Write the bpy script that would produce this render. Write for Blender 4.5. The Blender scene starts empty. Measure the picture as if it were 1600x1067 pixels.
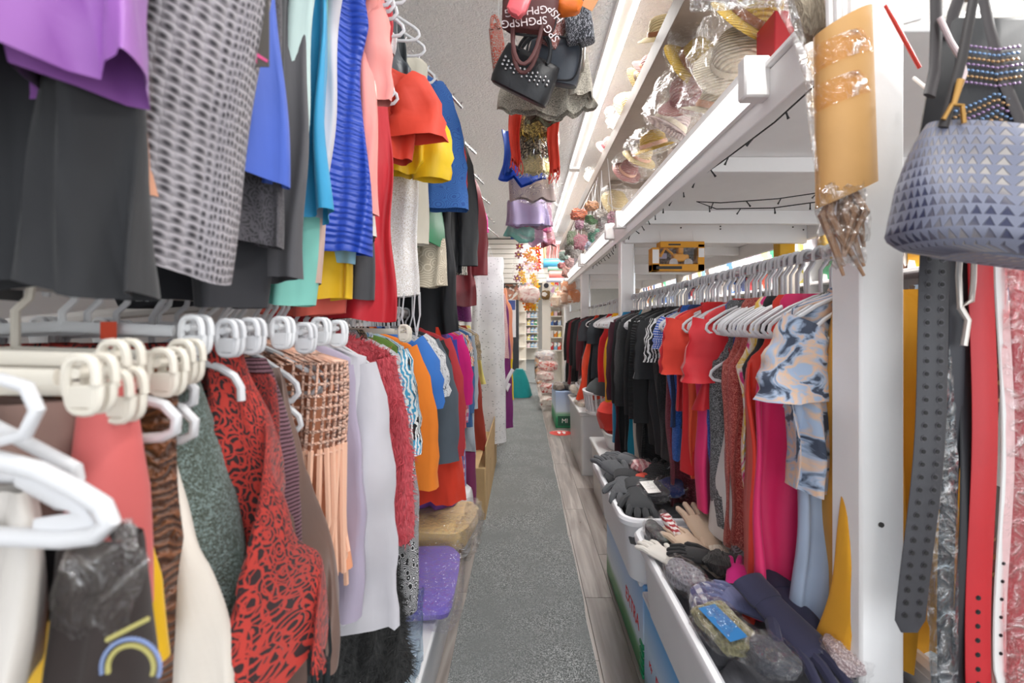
import bpy, bmesh, math, random
import numpy as np
from mathutils import Vector, Matrix
PI = math.pi
SC = bpy.context.scene
COL = SC.collection
# ------------------------------------------------------------------ camera, world, light, exposure
F = 720.0                      # focal length in pixels of the 1600 px wide frame
VX, VY, EYE = 817.0, 505.0, 1.5
cam = bpy.data.cameras.new('camera'); cam_o = bpy.data.objects.new('camera', cam); COL.objects.link(cam_o)
cam.sensor_width = 36.0; cam.lens = F / 1600 * 36; cam.clip_start = 0.05
cam.shift_x = -(VX - 800) / 1600; cam.shift_y = (VY - 533.5) / 1600
cam_o.location = (0, 0, EYE); cam_o.rotation_euler = (PI / 2, 0, 0)
cam.dof.use_dof = True; cam.dof.focus_distance = 2.6; cam.dof.aperture_fstop = 3.6
SC.camera = cam_o
SC.view_settings.view_transform = 'Standard'; SC.view_settings.look = 'None'
SC.view_settings.gamma = 1; SC.view_settings.use_curve_mapping = False
SC.view_settings.exposure = 0.34
w = bpy.data.worlds.new('daylight'); SC.world = w; w.use_nodes = True
w.node_tree.nodes['Background'].inputs[0].default_value = (0.93, 0.96, 1, 1)
w.node_tree.nodes['Background'].inputs[1].default_value = 1.8
def lamp(name, loc, sx, sy, power, rot=(0, 0, 0), col=(1, .985, .96)):
    l = bpy.data.lights.new(name, 'AREA'); l.shape = 'RECTANGLE'; l.size = sx; l.size_y = sy
    l.energy = power; l.color = col
    o = bpy.data.objects.new(name, l); COL.objects.link(o); o.location = loc; o.rotation_euler = rot
    return o
CEIL = 3.45
# fluorescent tubes of the ceiling strips (aisle in view and the aisles to the right)
for yy in (0.4, 3.9, 7.2, 11.0, 15.5):
    lamp('fluorescent_tube', (.625 if yy < 9 else .3, yy, CEIL - .1), .1, 2.4, 34 if yy < 1 else 46)
for yy in (2.0, 6.0, 10.0, 14.5):
    lamp('fluorescent_tube', (2.75, yy, CEIL - .1), .1, 2.4, 120)
# tubes of the strips fixed along the edge of the island shelf
for (a, b) in ((1.42, 3.28), (3.75, 5.3), (5.55, 7.4)):
    lamp('shelf_fluorescent_tube', (.715, (a + b) / 2, 2.205), .05, b - a, 16, (0, -.35, 0))
# ------------------------------------------------------------------ helpers
R0 = random.Random(7)
def WX(px, y): return (px - VX) * y / F
def WZ(py, y): return EYE + (VY - py) * y / F
def lin(h):
    if isinstance(h, tuple): return h if len(h) == 4 else h + (1,)
    h = h.lstrip('#'); v = [int(h[i:i + 2], 16) / 255 for i in (0, 2, 4)]
    return tuple(c / 12.92 if c <= .04045 else ((c + .055) / 1.055) ** 2.4 for c in v) + (1,)
class NT:
    def __init__(s, name):
        s.m = bpy.data.materials.new(name); s.m.use_nodes = True; s.t = s.m.node_tree
        s.b = s.t.nodes['Principled BSDF']; s.out = s.t.nodes['Material Output']
    def n(s, typ, ins=None, **kw):
        nd = s.t.nodes.new(typ)
        for k, v in kw.items(): setattr(nd, k, v)
        for k, v in (ins or {}).items(): s.set(nd.inputs[k], v)
        return nd
    def set(s, sock, v):
        if hasattr(v, 'is_linked') or hasattr(v, 'links'): s.t.links.new(v, sock)
        else: sock.default_value = v
    def p(s, **kw):
        for k, v in kw.items(): s.set(s.b.inputs[k.replace('_', ' ')], v)
    def math(s, op, a, b=0.0, c=0.0):
        nd = s.t.nodes.new('ShaderNodeMath'); nd.operation = op
        s.set(nd.inputs[0], a); s.set(nd.inputs[1], b)
        if op in ('SMOOTH_MIN', 'MULTIPLY_ADD', 'WRAP'): s.set(nd.inputs[2], c)
        return nd.outputs[0]
    def mix(s, f, a, b):
        nd = s.t.nodes.new('ShaderNodeMix'); nd.data_type = 'RGBA'
        s.set(nd.inputs[0], f); s.set(nd.inputs[6], a); s.set(nd.inputs[7], b); return nd.outputs[2]
    def ramp(s, f, stops, const=False):
        nd = s.t.nodes.new('ShaderNodeValToRGB'); cr = nd.color_ramp
        if const: cr.interpolation = 'CONSTANT'
        while len(cr.elements) < len(stops): cr.elements.new(.5)
        for e, (p_, c) in zip(cr.elements, stops): e.position = p_; e.color = lin(c) if not isinstance(c, float) else (c, c, c, 1)
        s.set(nd.inputs[0], f); return nd.outputs[0]
    def bump(s, h, st=.3, d=.01):
        nd = s.n('ShaderNodeBump', {'Height': h, 'Strength': st, 'Distance': d}); s.p(Normal=nd.outputs[0])
MC = {}
def cloth(c, pat='plain', c2=None, c3=None, sc=1.0, rough=.85, bump=.25):
    """woven or knitted fabric; pattern laid out on the cloth's own UV, in metres"""
    key = (c, pat, c2, c3, sc, rough)
    if key in MC: return MC[key]
    t = NT('fabric_' + pat); C1 = lin(c); C2 = lin(c2) if c2 else None; C3 = lin(c3) if c3 else C2
    uv = t.n('ShaderNodeUVMap').outputs[0]
    def vec(sx, sy, off=0.0):
        return t.n('ShaderNodeMapping', {'Vector': uv, 'Scale': (sx * sc, sy * sc, 1), 'Location': (off, off, 0)}).outputs[0]
    def noise(v, s, d=3, dist=0.0): return t.n('ShaderNodeTexNoise', {'Vector': v, 'Scale': s, 'Detail': d, 'Distortion': dist}).outputs[0]
    def vor(v, s, rnd=1.0, feat='F1'): return t.n('ShaderNodeTexVoronoi', {'Vector': v, 'Scale': s, 'Randomness': rnd}, feature=feat)
    wr = noise(vec(1, .35), 14, 3)
    h = wr; col = C1; bst = bump
    base = t.mix(t.ramp(noise(vec(1, 1), 5), [(.3, 0.0), (.7, 1.0)]), C1, tuple(min(1, x * .82) for x in C1[:3]) + (1,))
    if pat == 'plain': col = base
    elif pat == 'knit':
        d = vor(vec(95, 60), 1, .25).outputs[0]
        col = t.mix(t.ramp(d, [(.15, 0.0), (.45, 1.0)]), C2 or (0.02, .02, .02, 1), base); h = t.math('ADD', t.math('MULTIPLY', d, 1.4), wr); bst = .5
    elif pat in ('sequin', 'glitter'):
        v = vor(vec(1, 1), 220 if pat == 'sequin' else 420)
        f = t.ramp(t.n('ShaderNodeSeparateColor', {0: v.outputs[1]}).outputs[0], [(.45, 0.0), (.8, 1.0)])
        col = t.mix(f, base, C2); h = t.math('ADD', v.outputs[0], wr); bst = .6; rough = .42
    elif pat == 'floral':
        dv = t.n('ShaderNodeVectorMath', {0: vec(1, 1), 1: t.n('ShaderNodeTexNoise', {'Vector': vec(1, 1), 'Scale': 22.0}).outputs[1]}, operation='MULTIPLY_ADD')
        t.set(dv.inputs[2], vec(1, 1)); dv.inputs[1].default_value = (0, 0, 0)
        v = vor(vec(1, 1), 16); d = t.math('ADD', v.outputs[0], t.math('MULTIPLY', noise(vec(1, 1), 55), .5))
        f = t.ramp(d, [(.0, 1.0), (.68, 1.0), (.78, 0.0)])
        f2 = t.ramp(d, [(.42, 1.0), (.5, 0.0)])
        col = t.mix(f, base, t.mix(f2, C2, C3))
    elif pat == 'lacefloral':
        v = vor(vec(1, .8), 26); d = t.math('SINE', t.math('MULTIPLY', v.outputs[0], 30.0))
        ve = vor(vec(1, .8), 52, 1, 'DISTANCE_TO_EDGE').outputs[0]
        f = t.math('MAXIMUM', t.ramp(t.math('MULTIPLY', t.math('ADD', d, t.math('MULTIPLY', noise(vec(1, 1), 120), 1.6)), .5), [(.53, 0.0), (.58, 1.0)]), t.ramp(ve, [(.04, 1.0), (.07, 0.0)]))
        col = t.mix(f, base, C2); h = t.math('ADD', f, wr); bst = .5
    elif pat == 'paisley':
        v = vor(vec(1, 1), 18); d = t.math('SINE', t.math('MULTIPLY', v.outputs[0], 46.0))
        f = t.ramp(d, [(.45, 0.0), (.6, 1.0)]); col = t.mix(f, base, C2); h = t.math('ADD', f, wr)
    elif pat == 'leaf':
        wv = t.n('ShaderNodeTexWave', {'Vector': vec(1, 1), 'Scale': 18.0, 'Distortion': 9.0, 'Detail': 2.0, 'Detail Scale': 1.4}).outputs[1]
        f = t.ramp(wv, [(.45, 0.0), (.52, 1.0)]); msk = t.ramp(noise(vec(1, 1), 9, 2), [(.45, 0.0), (.5, 1.0)])
        col = t.mix(f, C1, t.mix(msk, C2, C3))
    elif pat == 'splash':
        f = t.ramp(noise(vec(1, 1), 11, 4, 1.2), [(.38, C1), (.47, C2), (.55, C1), (.62, C3)]); col = f
    elif pat == 'polka':
        v = vor(vec(1, 1), 55, 0.0); col = t.mix(t.ramp(v.outputs[0], [(.28, 1.0), (.33, 0.0)]), base, C2)
    elif pat == 'dots':
        v = vor(vec(1, 1), 42, 1.0); col = t.mix(t.ramp(v.outputs[0], [(.16, 1.0), (.2, 0.0)]), base, C2)
    elif pat in ('stripe', 'vstripe'):
        x = t.n('ShaderNodeSeparateXYZ', {0: vec(1, 1)}).outputs[1 if pat == 'stripe' else 0]
        f = t.ramp(t.math('FRACT', t.math('MULTIPLY', t.math('ADD', x, t.math('MULTIPLY', wr, .01)), 55.0)), [(.45, 0.0), (.55, 1.0)]); col = t.mix(f, base, C2)
    elif pat == 'plaid':
        s_ = t.n('ShaderNodeSeparateXYZ', {0: vec(1, 1)})
        a = t.ramp(t.math('FRACT', t.math('MULTIPLY', s_.outputs[0], 16.0)), [(.4, 0.0), (.5, 1.0)], True)
        b = t.ramp(t.math('FRACT', t.math('MULTIPLY', s_.outputs[1], 16.0)), [(.4, 0.0), (.5, 1.0)], True)
        col = t.mix(b, t.mix(a, base, C2), t.mix(a, C3, C2))
    elif pat == 'ruche':
        wv = t.n('ShaderNodeTexWave', {'Vector': vec(.25, 1), 'Scale': 20.0, 'Distortion': 7.0, 'Detail': 2.0}, bands_direction='Y').outputs[1]
        h = wv; bst = .4; col = base
    elif pat == 'crinkle':
        wv = t.n('ShaderNodeTexWave', {'Vector': vec(.6, 1), 'Scale': 26.0, 'Distortion': 12.0, 'Detail': 3.0}, bands_direction='Y').outputs[1]
        h = wv; bst = .8; col = t.mix(wv, base, C2)
    elif pat == 'fur':
        f = noise(vec(2.2, .5), 90, 3); col = t.mix(t.ramp(f, [(.35, 0.0), (.7, 1.0)]), base, C2); h = f; bst = .9
    elif pat == 'boucle':
        v = vor(vec(1, 1), 130); f = t.ramp(v.outputs[0], [(.1, 0.0), (.7, 1.0)]); col = t.mix(f, C2, base); h = v.outputs[0]; bst = 1.0
    elif pat == 'script':
        f = t.ramp(noise(vec(1.6, .7), 30, 1, 2.5), [(.55, 0.0), (.57, 1.0), (.61, 1.0), (.63, 0.0)]); col = t.mix(f, base, C2)
    elif pat == 'tri':
        s_ = t.n('ShaderNodeSeparateXYZ', {0: vec(1, 1)})
        a = t.math('FRACT', t.math('MULTIPLY', s_.outputs[0], 50.0)); b = t.math('FRACT', t.math('MULTIPLY', s_.outputs[1], 50.0))
        f = t.ramp(t.math('ADD', t.math('ABSOLUTE', t.math('SUBTRACT', a, .5)), t.math('MULTIPLY', b, .5)), [(.36, 0.0), (.44, 1.0)])
        g = t.ramp(noise(vec(1, 1), 4.5, 1), [(.42, 0.0), (.56, 1.0)])
        col = t.mix(f, t.mix(g, C1, C3), C2); h = f; bst = .6
    elif pat == 'denim':
        f = noise(vec(1, .2), 120, 2); col = t.mix(f, base, C2)
    t.p(Base_Color=col, Roughness=rough)
    t.b.inputs['Sheen Weight'].default_value = .12
    t.bump(h, bst, .012)
    MC[key] = t.m; return t.m
def solid(c, rough=.5, metal=0.0, bump=0.0, bs=40.0, var=0.0, spec=.5, name='paint'):
    key = ('s', c, rough, metal, bump, bs, var)
    if key in MC: return MC[key]
    t = NT(name); C = lin(c); col = C
    tc = t.n('ShaderNodeTexCoord').outputs[3]
    if var: col = t.mix(t.ramp(t.n('ShaderNodeTexNoise', {'Vector': tc, 'Scale': 7.0, 'Detail': 6.0}).outputs[0], [(.35, 0.0), (.65, 1.0)]), C, tuple(x * (1 - var) for x in C[:3]) + (1,))
    t.p(Base_Color=col, Roughness=rough, Metallic=metal)
    if bump: t.bump(t.n('ShaderNodeTexNoise', {'Vector': tc, 'Scale': bs, 'Detail': 3.0}).outputs[0], bump, .01)
    MC[key] = t.m; return t.m
def film(tint='#ffffff', amount=.16, name='clear_film'):
    key = ('film', tint, amount)
    if key in MC: return MC[key]
    t = NT(name); t.t.nodes.remove(t.b)
    tc = t.n('ShaderNodeTexCoord').outputs[3]
    nz = t.n('ShaderNodeTexNoise', {'Vector': tc, 'Scale': 26.0, 'Detail': 4.0, 'Distortion': 1.5}).outputs[0]
    bp = t.n('ShaderNodeBump', {'Height': nz, 'Strength': .9, 'Distance': .03}).outputs[0]
    gl = t.n('ShaderNodeBsdfGlossy', {'Color': (1, 1, 1, 1), 'Roughness': .12, 'Normal': bp}).outputs[0]
    tr = t.n('ShaderNodeBsdfTransparent', {'Color': lin(tint)}).outputs[0]
    fr = t.n('ShaderNodeLayerWeight', {'Blend': .35, 'Normal': bp}).outputs[1]
    f = t.math('ADD', t.math('MULTIPLY', fr, .38), t.math('MULTIPLY', t.ramp(nz, [(.5, 0.0), (.72, 1.0)]), amount))
    mx = t.n('ShaderNodeMixShader', {0: f}); t.t.links.new(tr, mx.inputs[1]); t.t.links.new(gl, mx.inputs[2])
    t.t.links.new(mx.outputs[0], t.out.inputs[0]); MC[key] = t.m; return t.m
def milky(tint, a):
    key = ('milky', tint, a)
    if key in MC: return MC[key]
    t = NT('translucent_plastic'); t.p(Base_Color=lin(tint), Roughness=.3, Alpha=a)
    MC[key] = t.m; return t.m
def glow(c, s, name='lit_tube'):
    key = ('glow', c, s)
    if key in MC: return MC[key]
    t = NT(name); t.p(Base_Color=lin(c), Emission_Color=lin(c), Emission_Strength=s); MC[key] = t.m; return t.m
# ---- hard surface helpers on bmesh
def bx(bm, x0, x1, y0, y1, z0, z1, c=.003, mi=0, rot=None):
    old = set(bm.faces) if mi else None
    M = Matrix.Translation(((x0 + x1) / 2, (y0 + y1) / 2, (z0 + z1) / 2)) @ (rot or Matrix()) @ Matrix.Diagonal((abs(x1 - x0), abs(y1 - y0), abs(z1 - z0), 1))
    r = bmesh.ops.create_cube(bm, size=1, matrix=M)
    c = min(c, .4 * min(abs(x1 - x0), abs(y1 - y0), abs(z1 - z0)))
    if c > 0:
        ed = list({e for v in r['verts'] for e in v.link_edges})
        bmesh.ops.bevel(bm, geom=ed, offset=c, segments=1, affect='EDGES', profile=.5)
    if mi:
        for f in bm.faces:
            if f not in old: f.material_index = mi
def ring_loft(bm, rings, mi=0, closed=True, caps=(True, True)):
    vs = [[bm.verts.new(p) for p in r] for r in rings]; n = len(vs[0])
    for a, b in zip(vs, vs[1:]):
        for i in range(n if closed else n - 1):
            f = bm.faces.new((a[i], a[(i + 1) % n], b[(i + 1) % n], b[i])); f.material_index = mi
    for k, cap in ((0, caps[0]), (-1, caps[1])):
        if cap and closed:
            f = bm.faces.new(vs[k] if k else vs[k][::-1]); f.material_index = mi
def tube(bm, pts, r, n=8, mi=0, caps=True, flat=1.0):
    P = [Vector(p) for p in pts]; rr = r if hasattr(r, '__len__') else [r] * len(P)
    rings = []; up = None
    for i, p in enumerate(P):
        t = (P[min(i + 1, len(P) - 1)] - P[max(i - 1, 0)]).normalized()
        if up is None:
            up = Vector((0, 1, 0)) if abs(t.y) < .9 else Vector((0, 0, 1))
        a = (up - t * up.dot(t))
        if a.length < 1e-5: a = t.orthogonal()
        a.normalize(); b = t.cross(a); up = a
        rings.append([p + a * math.cos(2 * PI * k / n) * rr[i] * flat + b * math.sin(2 * PI * k / n) * rr[i] for k in range(n)])
    ring_loft(bm, rings, mi, True, (caps, caps))
def lathe(bm, prof, c=(0, 0, 0), n=24, mi=0, M=None, wob=None, caps=(False, True)):
    c = Vector(c); rings = []
    for r, z in prof:
        ring = []
        for k in range(n):
            a = 2 * PI * k / n; rr = r * (1 + (wob(a, z) if wob else 0))
            v = Vector((rr * math.cos(a), rr * math.sin(a), z))
            if M: v = M @ v
            ring.append(c + v)
        rings.append(ring)
    ring_loft(bm, rings, mi, True, caps)
def finish(me, mats, smooth=True, ang=40):
    for m in (mats if isinstance(mats, (list, tuple)) else [mats]): me.materials.append(m)
    if smooth:
        me.polygons.foreach_set('use_smooth', [True] * len(me.polygons)); me.set_sharp_from_angle(angle=math.radians(ang))
    if not me.uv_layers and len(me.polygons):          # box-projected UV in metres
        lay = me.uv_layers.new(name='UVMap'); nl = len(me.loops); vi = np.empty(nl, int); me.loops.foreach_get('vertex_index', vi)
        co = np.empty(len(me.vertices) * 3); me.vertices.foreach_get('co', co); co = co.reshape(-1, 3)[vi]
        nn = np.empty(len(me.polygons) * 3); me.polygons.foreach_get('normal', nn); lt = np.empty(len(me.polygons), int); me.polygons.foreach_get('loop_total', lt)
        ax = np.repeat(np.abs(nn.reshape(-1, 3)).argmax(1), lt)
        u = np.where(ax == 0, co[:, 1], co[:, 0]); v = np.where(ax == 2, co[:, 1], co[:, 2])
        lay.data.foreach_set('uv', np.stack([u, v], -1).reshape(-1))
def obj(name, bm, mats, parent=None, smooth=True, ang=40, kind=None, origin=None):
    """link the bmesh (built in world space) as one object whose origin sits at its base"""
    bmesh.ops.recalc_face_normals(bm, faces=bm.faces[:])
    if origin is None:
        xs = [v.co for v in bm.verts]
        o_ = Vector(((min(v.x for v in xs) + max(v.x for v in xs)) / 2, (min(v.y for v in xs) + max(v.y for v in xs)) / 2, min(v.z for v in xs)))
    else: o_ = Vector(origin)
    if parent is not None and parent.get('local'): o_ = Vector((0, 0, 0))
    for v in bm.verts: v.co -= o_
    me = bpy.data.meshes.new(name); bm.to_mesh(me); bm.free(); finish(me, mats, smooth, ang)
    o = bpy.data.objects.new(name, me); COL.objects.link(o)
    if parent is not None:
        o.parent = parent
        base = parent.location if parent.parent is None else parent.location + parent.parent.location
        o.location = o_ - base if not parent.get('local') else o_
    else: o.location = o_
    if kind: o['kind'] = kind
    return o
def hard(name, fn, mats, parent=None, **kw):
    bm = bmesh.new(); fn(bm); return obj(name, bm, mats, parent, **kw)
def box(name, d, mats, parent=None, c=.003, **kw):
    return hard(name, lambda b: bx(b, *d, c=c), mats, parent, **kw)
def tag(o, label, cat, group=None):
    o['label'] = label; o['category'] = cat
    if group: o['group'] = group
    return o
def empty(name, loc):
    o = bpy.data.objects.new(name, None); COL.objects.link(o); o.location = loc; o.empty_display_size = .05; return o
def struct(o): o['kind'] = 'structure'; return o
def copy_tree(o, parent=None):
    c = o.copy(); COL.objects.link(c)
    if parent is not None: c.parent = parent
    for ch in list(o.children): copy_tree(ch, c)
    return c
def text(s, loc, size, mat, parent, rot, ext=.0006):
    cu = bpy.data.curves.new('lettering', 'FONT'); cu.body = s; cu.size = size; cu.extrude = ext
    cu.align_x = 'CENTER'; cu.align_y = 'CENTER'; cu.resolution_u = 3; cu.materials.append(mat)
    tmp = bpy.data.objects.new('lettering_curve', cu); me = bpy.data.meshes.new_from_object(tmp); bpy.data.objects.remove(tmp); bpy.data.curves.remove(cu)
    me.name = 'lettering'; o = bpy.data.objects.new('lettering', me); COL.objects.link(o); o.parent = parent
    base = parent.location if parent.parent is None else parent.location + parent.parent.location
    o.location = Vector(loc) - base; o.rotation_euler = rot; return o
# ---- cloth surfaces on numpy grids
class GM:
    def __init__(s): s.V = []; s.Fc = []; s.U = []; s.n = 0
    def grid(s, P, uv):
        nv, nu = P.shape[:2]; s.V.append(P.reshape(-1, 3)); s.U.append(uv.reshape(-1, 2))
        i = np.arange(nv * nu).reshape(nv, nu) + s.n
        s.Fc.append(np.stack([i[:-1, :-1], i[:-1, 1:], i[1:, 1:], i[1:, :-1]], -1).reshape(-1, 4)); s.n += nv * nu
    def tri(s, T, uv=(0, 0)):             # T: (k,3,3) loose triangles
        k = len(T); s.V.append(T.reshape(-1, 3)); s.U.append(np.tile(np.array(uv, float), (k * 3, 1)))
        i = np.arange(k * 3).reshape(k, 3) + s.n; s.Fc.append(np.concatenate([i, -np.ones((k, 1), int)], 1)); s.n += k * 3
    def build(s, name, mat, parent=None, kind=None):
        V = np.concatenate(s.V); U = np.concatenate(s.U); Q = np.concatenate(s.Fc)
        me = bpy.data.meshes.new(name)
        me.from_pydata(V.tolist(), [], [q[:3] if q[3] < 0 else q for q in Q.tolist()])
        lay = me.uv_layers.new(name='UVMap'); li = np.empty(len(me.loops), int); me.loops.foreach_get('vertex_index', li)
        lay.data.foreach_set('uv', U[li].reshape(-1)); me.materials.append(mat)
        me.polygons.foreach_set('use_smooth', [True] * len(me.polygons))
        o = bpy.data.objects.new(name, me); COL.objects.link(o)
        if parent is not None: o.parent = parent
        if kind: o['kind'] = kind
        return o
PROF = {
 'tee':   ([0, .015, .035, .06, .10, .3], [.07, .10, .16, 1.0, 1.0, .98]),
 'tank':  ([0, .02, .08, .16, .22, .3], [.10, .115, .12, .13, .17, .97]),
 'strap': ([0, .03, .1, .16, .22, .3], [.16, .165, .165, .15, .16, .95]),
 'skirt': ([0, .02, .05, .12, .2, .3], [.85, .88, .9, .95, 1.0, 1.0]),
 'drape': ([0, .01, .03, .08, .2, .3], [.96, 1.0, 1.0, 1.0, 1.0, 1.0]),
}
def body_grid(kind, hs, hh, L, th, rnd, nu, nv, side, fold=1.0, hemc=0.0, skew=0.0, mid=None, wavy=0.0):
    tz, tw = PROF[kind]
    t = np.linspace(0, 1, nv); s = t * L
    if kind == 'tee': s = np.concatenate([np.array([0, .015, .03, .045, .06, .08]), np.linspace(.1, L, nv - 6)])
    hw = np.interp(s, tz, [w_ * hs if w_ > .5 or kind in ('skirt', 'drape') else w_ for w_ in tw])
    low = np.clip((s - .25) / max(L - .25, .05), 0, 1)
    if kind in ('drape', 'skirt'): low = np.clip(s / L, 0, 1); hw = hw * (1 + (hh / hs - 1) * low)
    else: hw = np.where(s > .25, hw + (hh - (hw[-1] if L <= .3 else hs * .98)) * low, hw)
    if mid is not None: hw = hw * (1 - mid * np.exp(-((s - .36) / .12) ** 2))
    a = np.linspace(0, 2 * PI, nu + 1) + (PI if side > 0 else 0)
    ca = np.cos(a); sa = np.sin(a)
    sq = lambda v, p: np.sign(v) * np.abs(v) ** p
    X = hw[:, None] * sq(ca, .75)[None, :]
    ht = th * (.55 + .45 * np.clip(s / .12, 0, 1)) * (1 + .5 * low)
    Y = ht[:, None] * sq(sa, .9)[None, :]
    k1 = rnd.uniform(55, 85); k2 = rnd.uniform(28, 45); p1, p2, p3 = rnd.uniform(0, 6), rnd.uniform(0, 6), rnd.uniform(0, 6)
    amp = fold * (.006 + .017 * np.clip((s - .06) / .4, 0, 1))
    ap = amp[:, None]
    Y = Y + ap * np.sin(k1 * X + p1 + 1.5 * s[:, None]) + ap * 1.3 * np.sin(k2 * X + p2 - s[:, None] * 2) * .8
    Y = Y + ap * .35 * np.sin(2.3 * k1 * X + p3 + 5 * s[:, None]) + .006 * fold * np.sin(9 * s + p3)[:, None]
    X = X * (1 + .016 * np.sin(11 * s + p1)[:, None]) + (skew * s)[:, None] + .004 * fold * np.sin(17 * s + p2)[:, None]
    Z = -np.repeat(s[:, None], nu + 1, 1)
    Z = Z + hemc * (np.abs(X / max(hh, .01)) ** 2) * low[:, None]
    Z = Z - (.006 * fold * np.sin(k2 * X + p1)) * low[:, None] - wavy * low[:, None] * np.sin(14 * X + p2)
    P = np.stack([X, Y, Z], -1)
    uv = np.stack([np.repeat((a - a[0])[None, :] / (2 * PI), nv, 0) * (2.05 * hh * 2), np.repeat(s[:, None], nu + 1, 1)], -1)
    return P, uv
def sleeve_grid(sx, hs, sl, rnd, n=12, nv=12):
    L, r0, r1, ang = sl
    t = np.linspace(0, 1, nv); th = np.radians(ang) + (PI / 2 - np.radians(ang)) * np.clip(t * 1.6, 0, 1) ** .8
    ds = L / (nv - 1); px = (hs - .045) + np.concatenate([[0], np.cumsum(np.cos(th[:-1]) * ds)]); pz = -.085 - np.concatenate([[0], np.cumsum(np.sin(th[:-1]) * ds)])
    r = r0 + (r1 - r0) * t; r = r * (1 + .06 * np.sin(t * 23 + rnd.uniform(0, 6)))
    a = np.linspace(0, 2 * PI, n + 1); p = rnd.uniform(0, 6)
    X = px[:, None] + (r[:, None] * np.cos(a)) * np.sin(th)[:, None]
    Z = pz[:, None] + (r[:, None] * np.cos(a)) * np.cos(th)[:, None]
    Y = r[:, None] * .48 * np.sin(a) + .006 * np.sin(8 * t + p)[:, None] + r[:, None] * (.16 * np.sin(3 * a + p + 4 * t[:, None]) + .07 * np.sin(7 * a + 2 * p)) * np.clip(t * 3, .2, 1)[:, None]
    P = np.stack([X * sx, Y, Z], -1)
    uv = np.stack([np.repeat(a[None, :] / (2 * PI), nv, 0) * r0 * 6, np.repeat((t * L)[:, None], n + 1, 1)], -1)
    return P, uv
ROWS = {  # rail x, side on which the aisle lies, rail height, drop from rail to garment neck
 'LU': (-.55, 1, 2.60, .12), 'LT': (-.56, 1, 2.74, .12), 'LL': (-.60, 1, 1.555, .075), 'R': (.86, -1, 1.70, .115)}
GI = [0]
HANG = {}
def strands(P, uv, count, length, rnd, wid=.0022, down=.7):
    nv, nu = P.shape[:2]; g = np.random.RandomState(rnd.randint(0, 9999))
    i = g.uniform(0, nv - 1.01, count); j = g.uniform(0, nu - 1.01, count); i0 = i.astype(int); j0 = j.astype(int)
    fi = (i - i0)[:, None]; fj = (j - j0)[:, None]
    b = P[i0, j0] * (1 - fi) * (1 - fj) + P[i0 + 1, j0] * fi * (1 - fj) + P[i0, j0 + 1] * (1 - fi) * fj + P[i0 + 1, j0 + 1] * fi * fj
    du = P[i0, j0 + 1] - P[i0, j0]; dv = P[i0 + 1, j0] - P[i0, j0]
    nrm = np.cross(du, dv); nrm /= np.linalg.norm(nrm, axis=1)[:, None] + 1e-9
    c = b.copy(); c[:, 0] = 0; c[:, 1] = 0
    flip = np.sign(np.sum(nrm * np.stack([b[:, 0] * .2, b[:, 1], 0 * b[:, 0]], -1), 1))[:, None]; nrm *= np.where(flip == 0, 1, flip)
    d = nrm + g.normal(0, .45, (count, 3)); d[:, 2] -= down
    d /= np.linalg.norm(d, axis=1)[:, None]; L = length * g.uniform(.5, 1.2, count)[:, None]
    sdw = np.cross(d, g.normal(0, 1, (count, 3))); sdw /= np.linalg.norm(sdw, axis=1)[:, None] + 1e-9
    T = np.stack([b - sdw * wid, b + sdw * wid, b + d * L], 1); return T
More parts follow.
